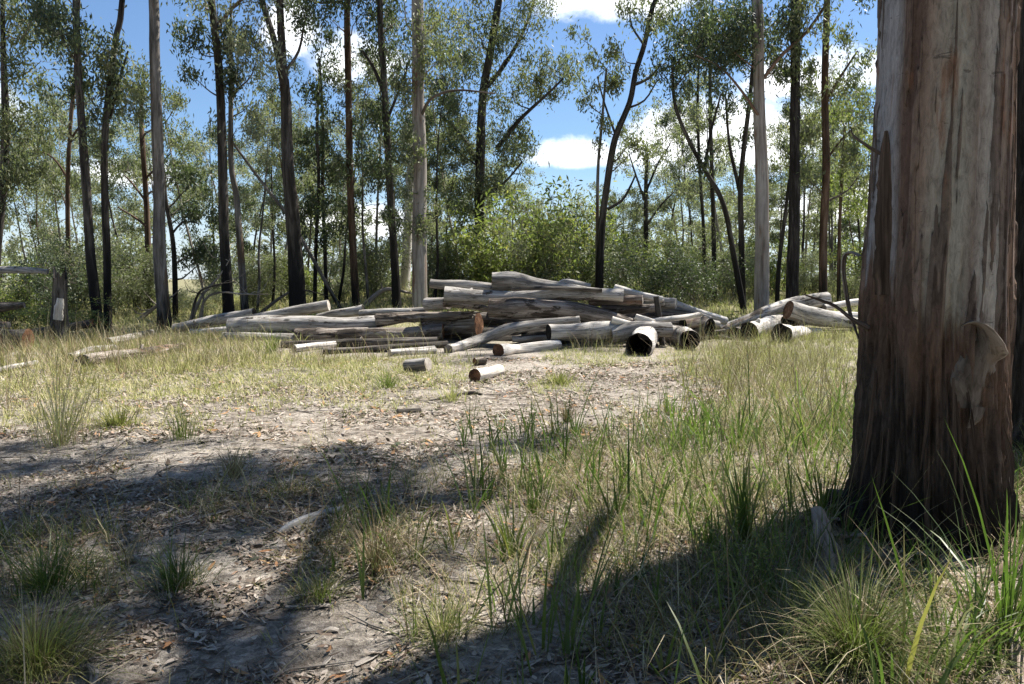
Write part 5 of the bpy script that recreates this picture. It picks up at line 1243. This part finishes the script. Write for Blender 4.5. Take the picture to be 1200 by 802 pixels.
tussock('dark shaded tussock with arching stems at left', 60, 690, 55, 420, 'grass_sedge', .005, .14, .6, .9)
tussock('small tawny dry clump in the middle of the bare ground at left', 274, 560, 30, 110, 'grass_dry', .006, .05, .3, .6)
tussock('shaded tussock on the bare ground below the tawny dry clump', 210, 690, 42, 180, 'grass_sedge', .004, .06, .4, .8, 'grass_dry')
tussock('straw tipped tussock right of the sunlit sand', 375, 700, 45, 200, 'grass_green', .004, .08, .45, .8, 'grass_dry')
tussock('brown withered clump before the sedge, left of centre', 440, 670, 62, 320, 'grass_dry', .004, .10, .35, .7)
tussock('pale green soft tussock in the sun at bottom centre', 520, 745, 45, 260, 'grass_green', .004, .09, .6, .9, 'grass_dry')
tussock('tall dark sedge clump standing at the near edge of the bare ground', 566, 590, 58, 34, 'grass_sedge', .012, .11, .2, .35)
tussock('tall sedge clump with a thick bunch of blades, right of the near edge', 625, 605, 62, 40, 'grass_sedge', .012, .11, .2, .35)
tussock('stout broad-bladed sedge clump in the middle of the sedge bed', 600, 655, 70, 40, 'grass_sedge', .016, .05, .22, .35)
tussock('tall broad sedge clump left of the great tree', 870, 640, 90, 46, 'grass_sedge', .013, .12, .22, .4, 'grass_dry')
tussock('long-bladed sedge clump against the left foot of the great tree', 965, 610, 90, 50, 'grass_sedge', .012, .11, .22, .4)
tussock('spindly sedge of tall single blades in the bottom centre shade', 640, 760, 130, 16, 'grass_sedge', .012, .08, .18, .25)
tussock('sprawling sedge clump with reddish blades in front of the great tree', 1110, 790, 150, 40, 'grass_sedge', .010, .10, .45, .6, 'grass_dry')
tussock('sedge clump at the right edge of the foreground', 1180, 760, 140, 60, 'grass_sedge', .010, .10, .35, .5, 'grass_dry')
tussock('yellow green tussock on the litter before the small white offcut', 530, 470, 22, 130, 'grass_yellow', .008, .08, .4, .6)
tussock('soft yellow tussock right of the small white offcut', 655, 450, 16, 220, 'grass_yellow', .009, .16, .6, .7)
tussock('green weed standing up in front of the thick smooth log', 318, 415, 32, 90, 'grass_green', .014, .05, .2, .5, name='weed', cat='weed')
tussock('green tuft beside the grey block of wood', 455, 455, 24, 160, 'grass_green', .008, .10, .4, .6)
tussock('feathery brown tuft at the edge of the sedge, right of centre', 664, 495, 30, 90, 'grass_dry', .006, .05, .25, .5)
# small leafy shrub in the sedge
p = G(880, 700); root = empty('small_shrub', tuple(p)); tag(root, 'small light green leafy shrub among the sedge left of the great tree', 'shrub')
sb = MB(); cm = MB()
for i in range(26):
    a = U(0, 6.28); L = U(.08, .30); t = p + np.array([math.cos(a) * L, math.sin(a) * L, U(.15, .42)])
    LP, LR = limb(sb, p + [0, 0, -.01], t, .004, .002, sag=.1, sides=4, step=.05)
    k = RNG.integers(len(LP) // 3, len(LP), 60)
    V, Q, rr = leaf_quads(LP[k] + RNG.normal(size=(60, 3)) * .014, .034, .008, droop=-.3); cm.add(V, Q, rnd=rr)
sb.build('stems', M['twig'], root, p); cm.build('foliage', M['leaf_bright'], root, p, smooth=False)
# leaning slabs of fallen bark at the foot of the great tree
def slab(label, pts, wid, matn):
    P = [G(x, y) + np.array([0, 0, z]) for (x, y, z) in pts]; b0 = P[0].copy(); mb = MB(); ribbon(mb, P, wid, (1, .25, .1), .008, .3)
    o = mb.build('bark_piece', M[matn], None, b0); o.location = b0; tag(o, label, 'bark', 'fallen bark at the foot of the great tree')
slab('grey curved slab of bark leaning against the left foot of the great tree', [(975, 690, .0), (968, 665, .12), (958, 645, .26)], [.13, .14, .08], 'strip')
slab('long pale bark strip lying on the ground before the great tree', [(1060, 690, .02), (1110, 697, .03), (1165, 706, .03)], [.05, .07, .05], 'strip')
slab('upright pale strip of bark at the lower right edge', [(1196, 800, .0), (1193, 770, .06), (1192, 740, .1)], [.05, .06, .04], 'strip')

for i in range(16):
    a = U(0, 6.283); d = U(.55, .95); L = U(.15, .45); w_ = U(.03, .08); tdir = a + U(-1.2, 1.2) + 1.57
    c = np.array([base[0] + math.cos(a) * d, base[1] + math.sin(a) * d, 0]); t_ = np.array([math.cos(tdir), math.sin(tdir), 0]) * L / 2
    P = [c - t_, c + np.array([U(-.04, .04), U(-.04, .04), 0]), c + t_]
    for k, q in enumerate(P): q[2] = hs(q[0], q[1]) + (.02, .035, U(.02, .12))[k]
    b0 = P[0].copy(); mb = MB(); ribbon(mb, P, [w_ * .7, w_, w_ * .5], (-t_[1], t_[0], .02), .004, .35, rag=.3)
    o = mb.build('bark_piece', M[('strip', 'strip_brown')[i % 2]], None, b0); o.location = b0
    tag(o, ('pale', 'dark brown')[i % 2] + ' ragged strip of shed bark in the litter around the great tree', 'bark', ('pale', 'dark brown')[i % 2] + ' shed bark around the great tree')
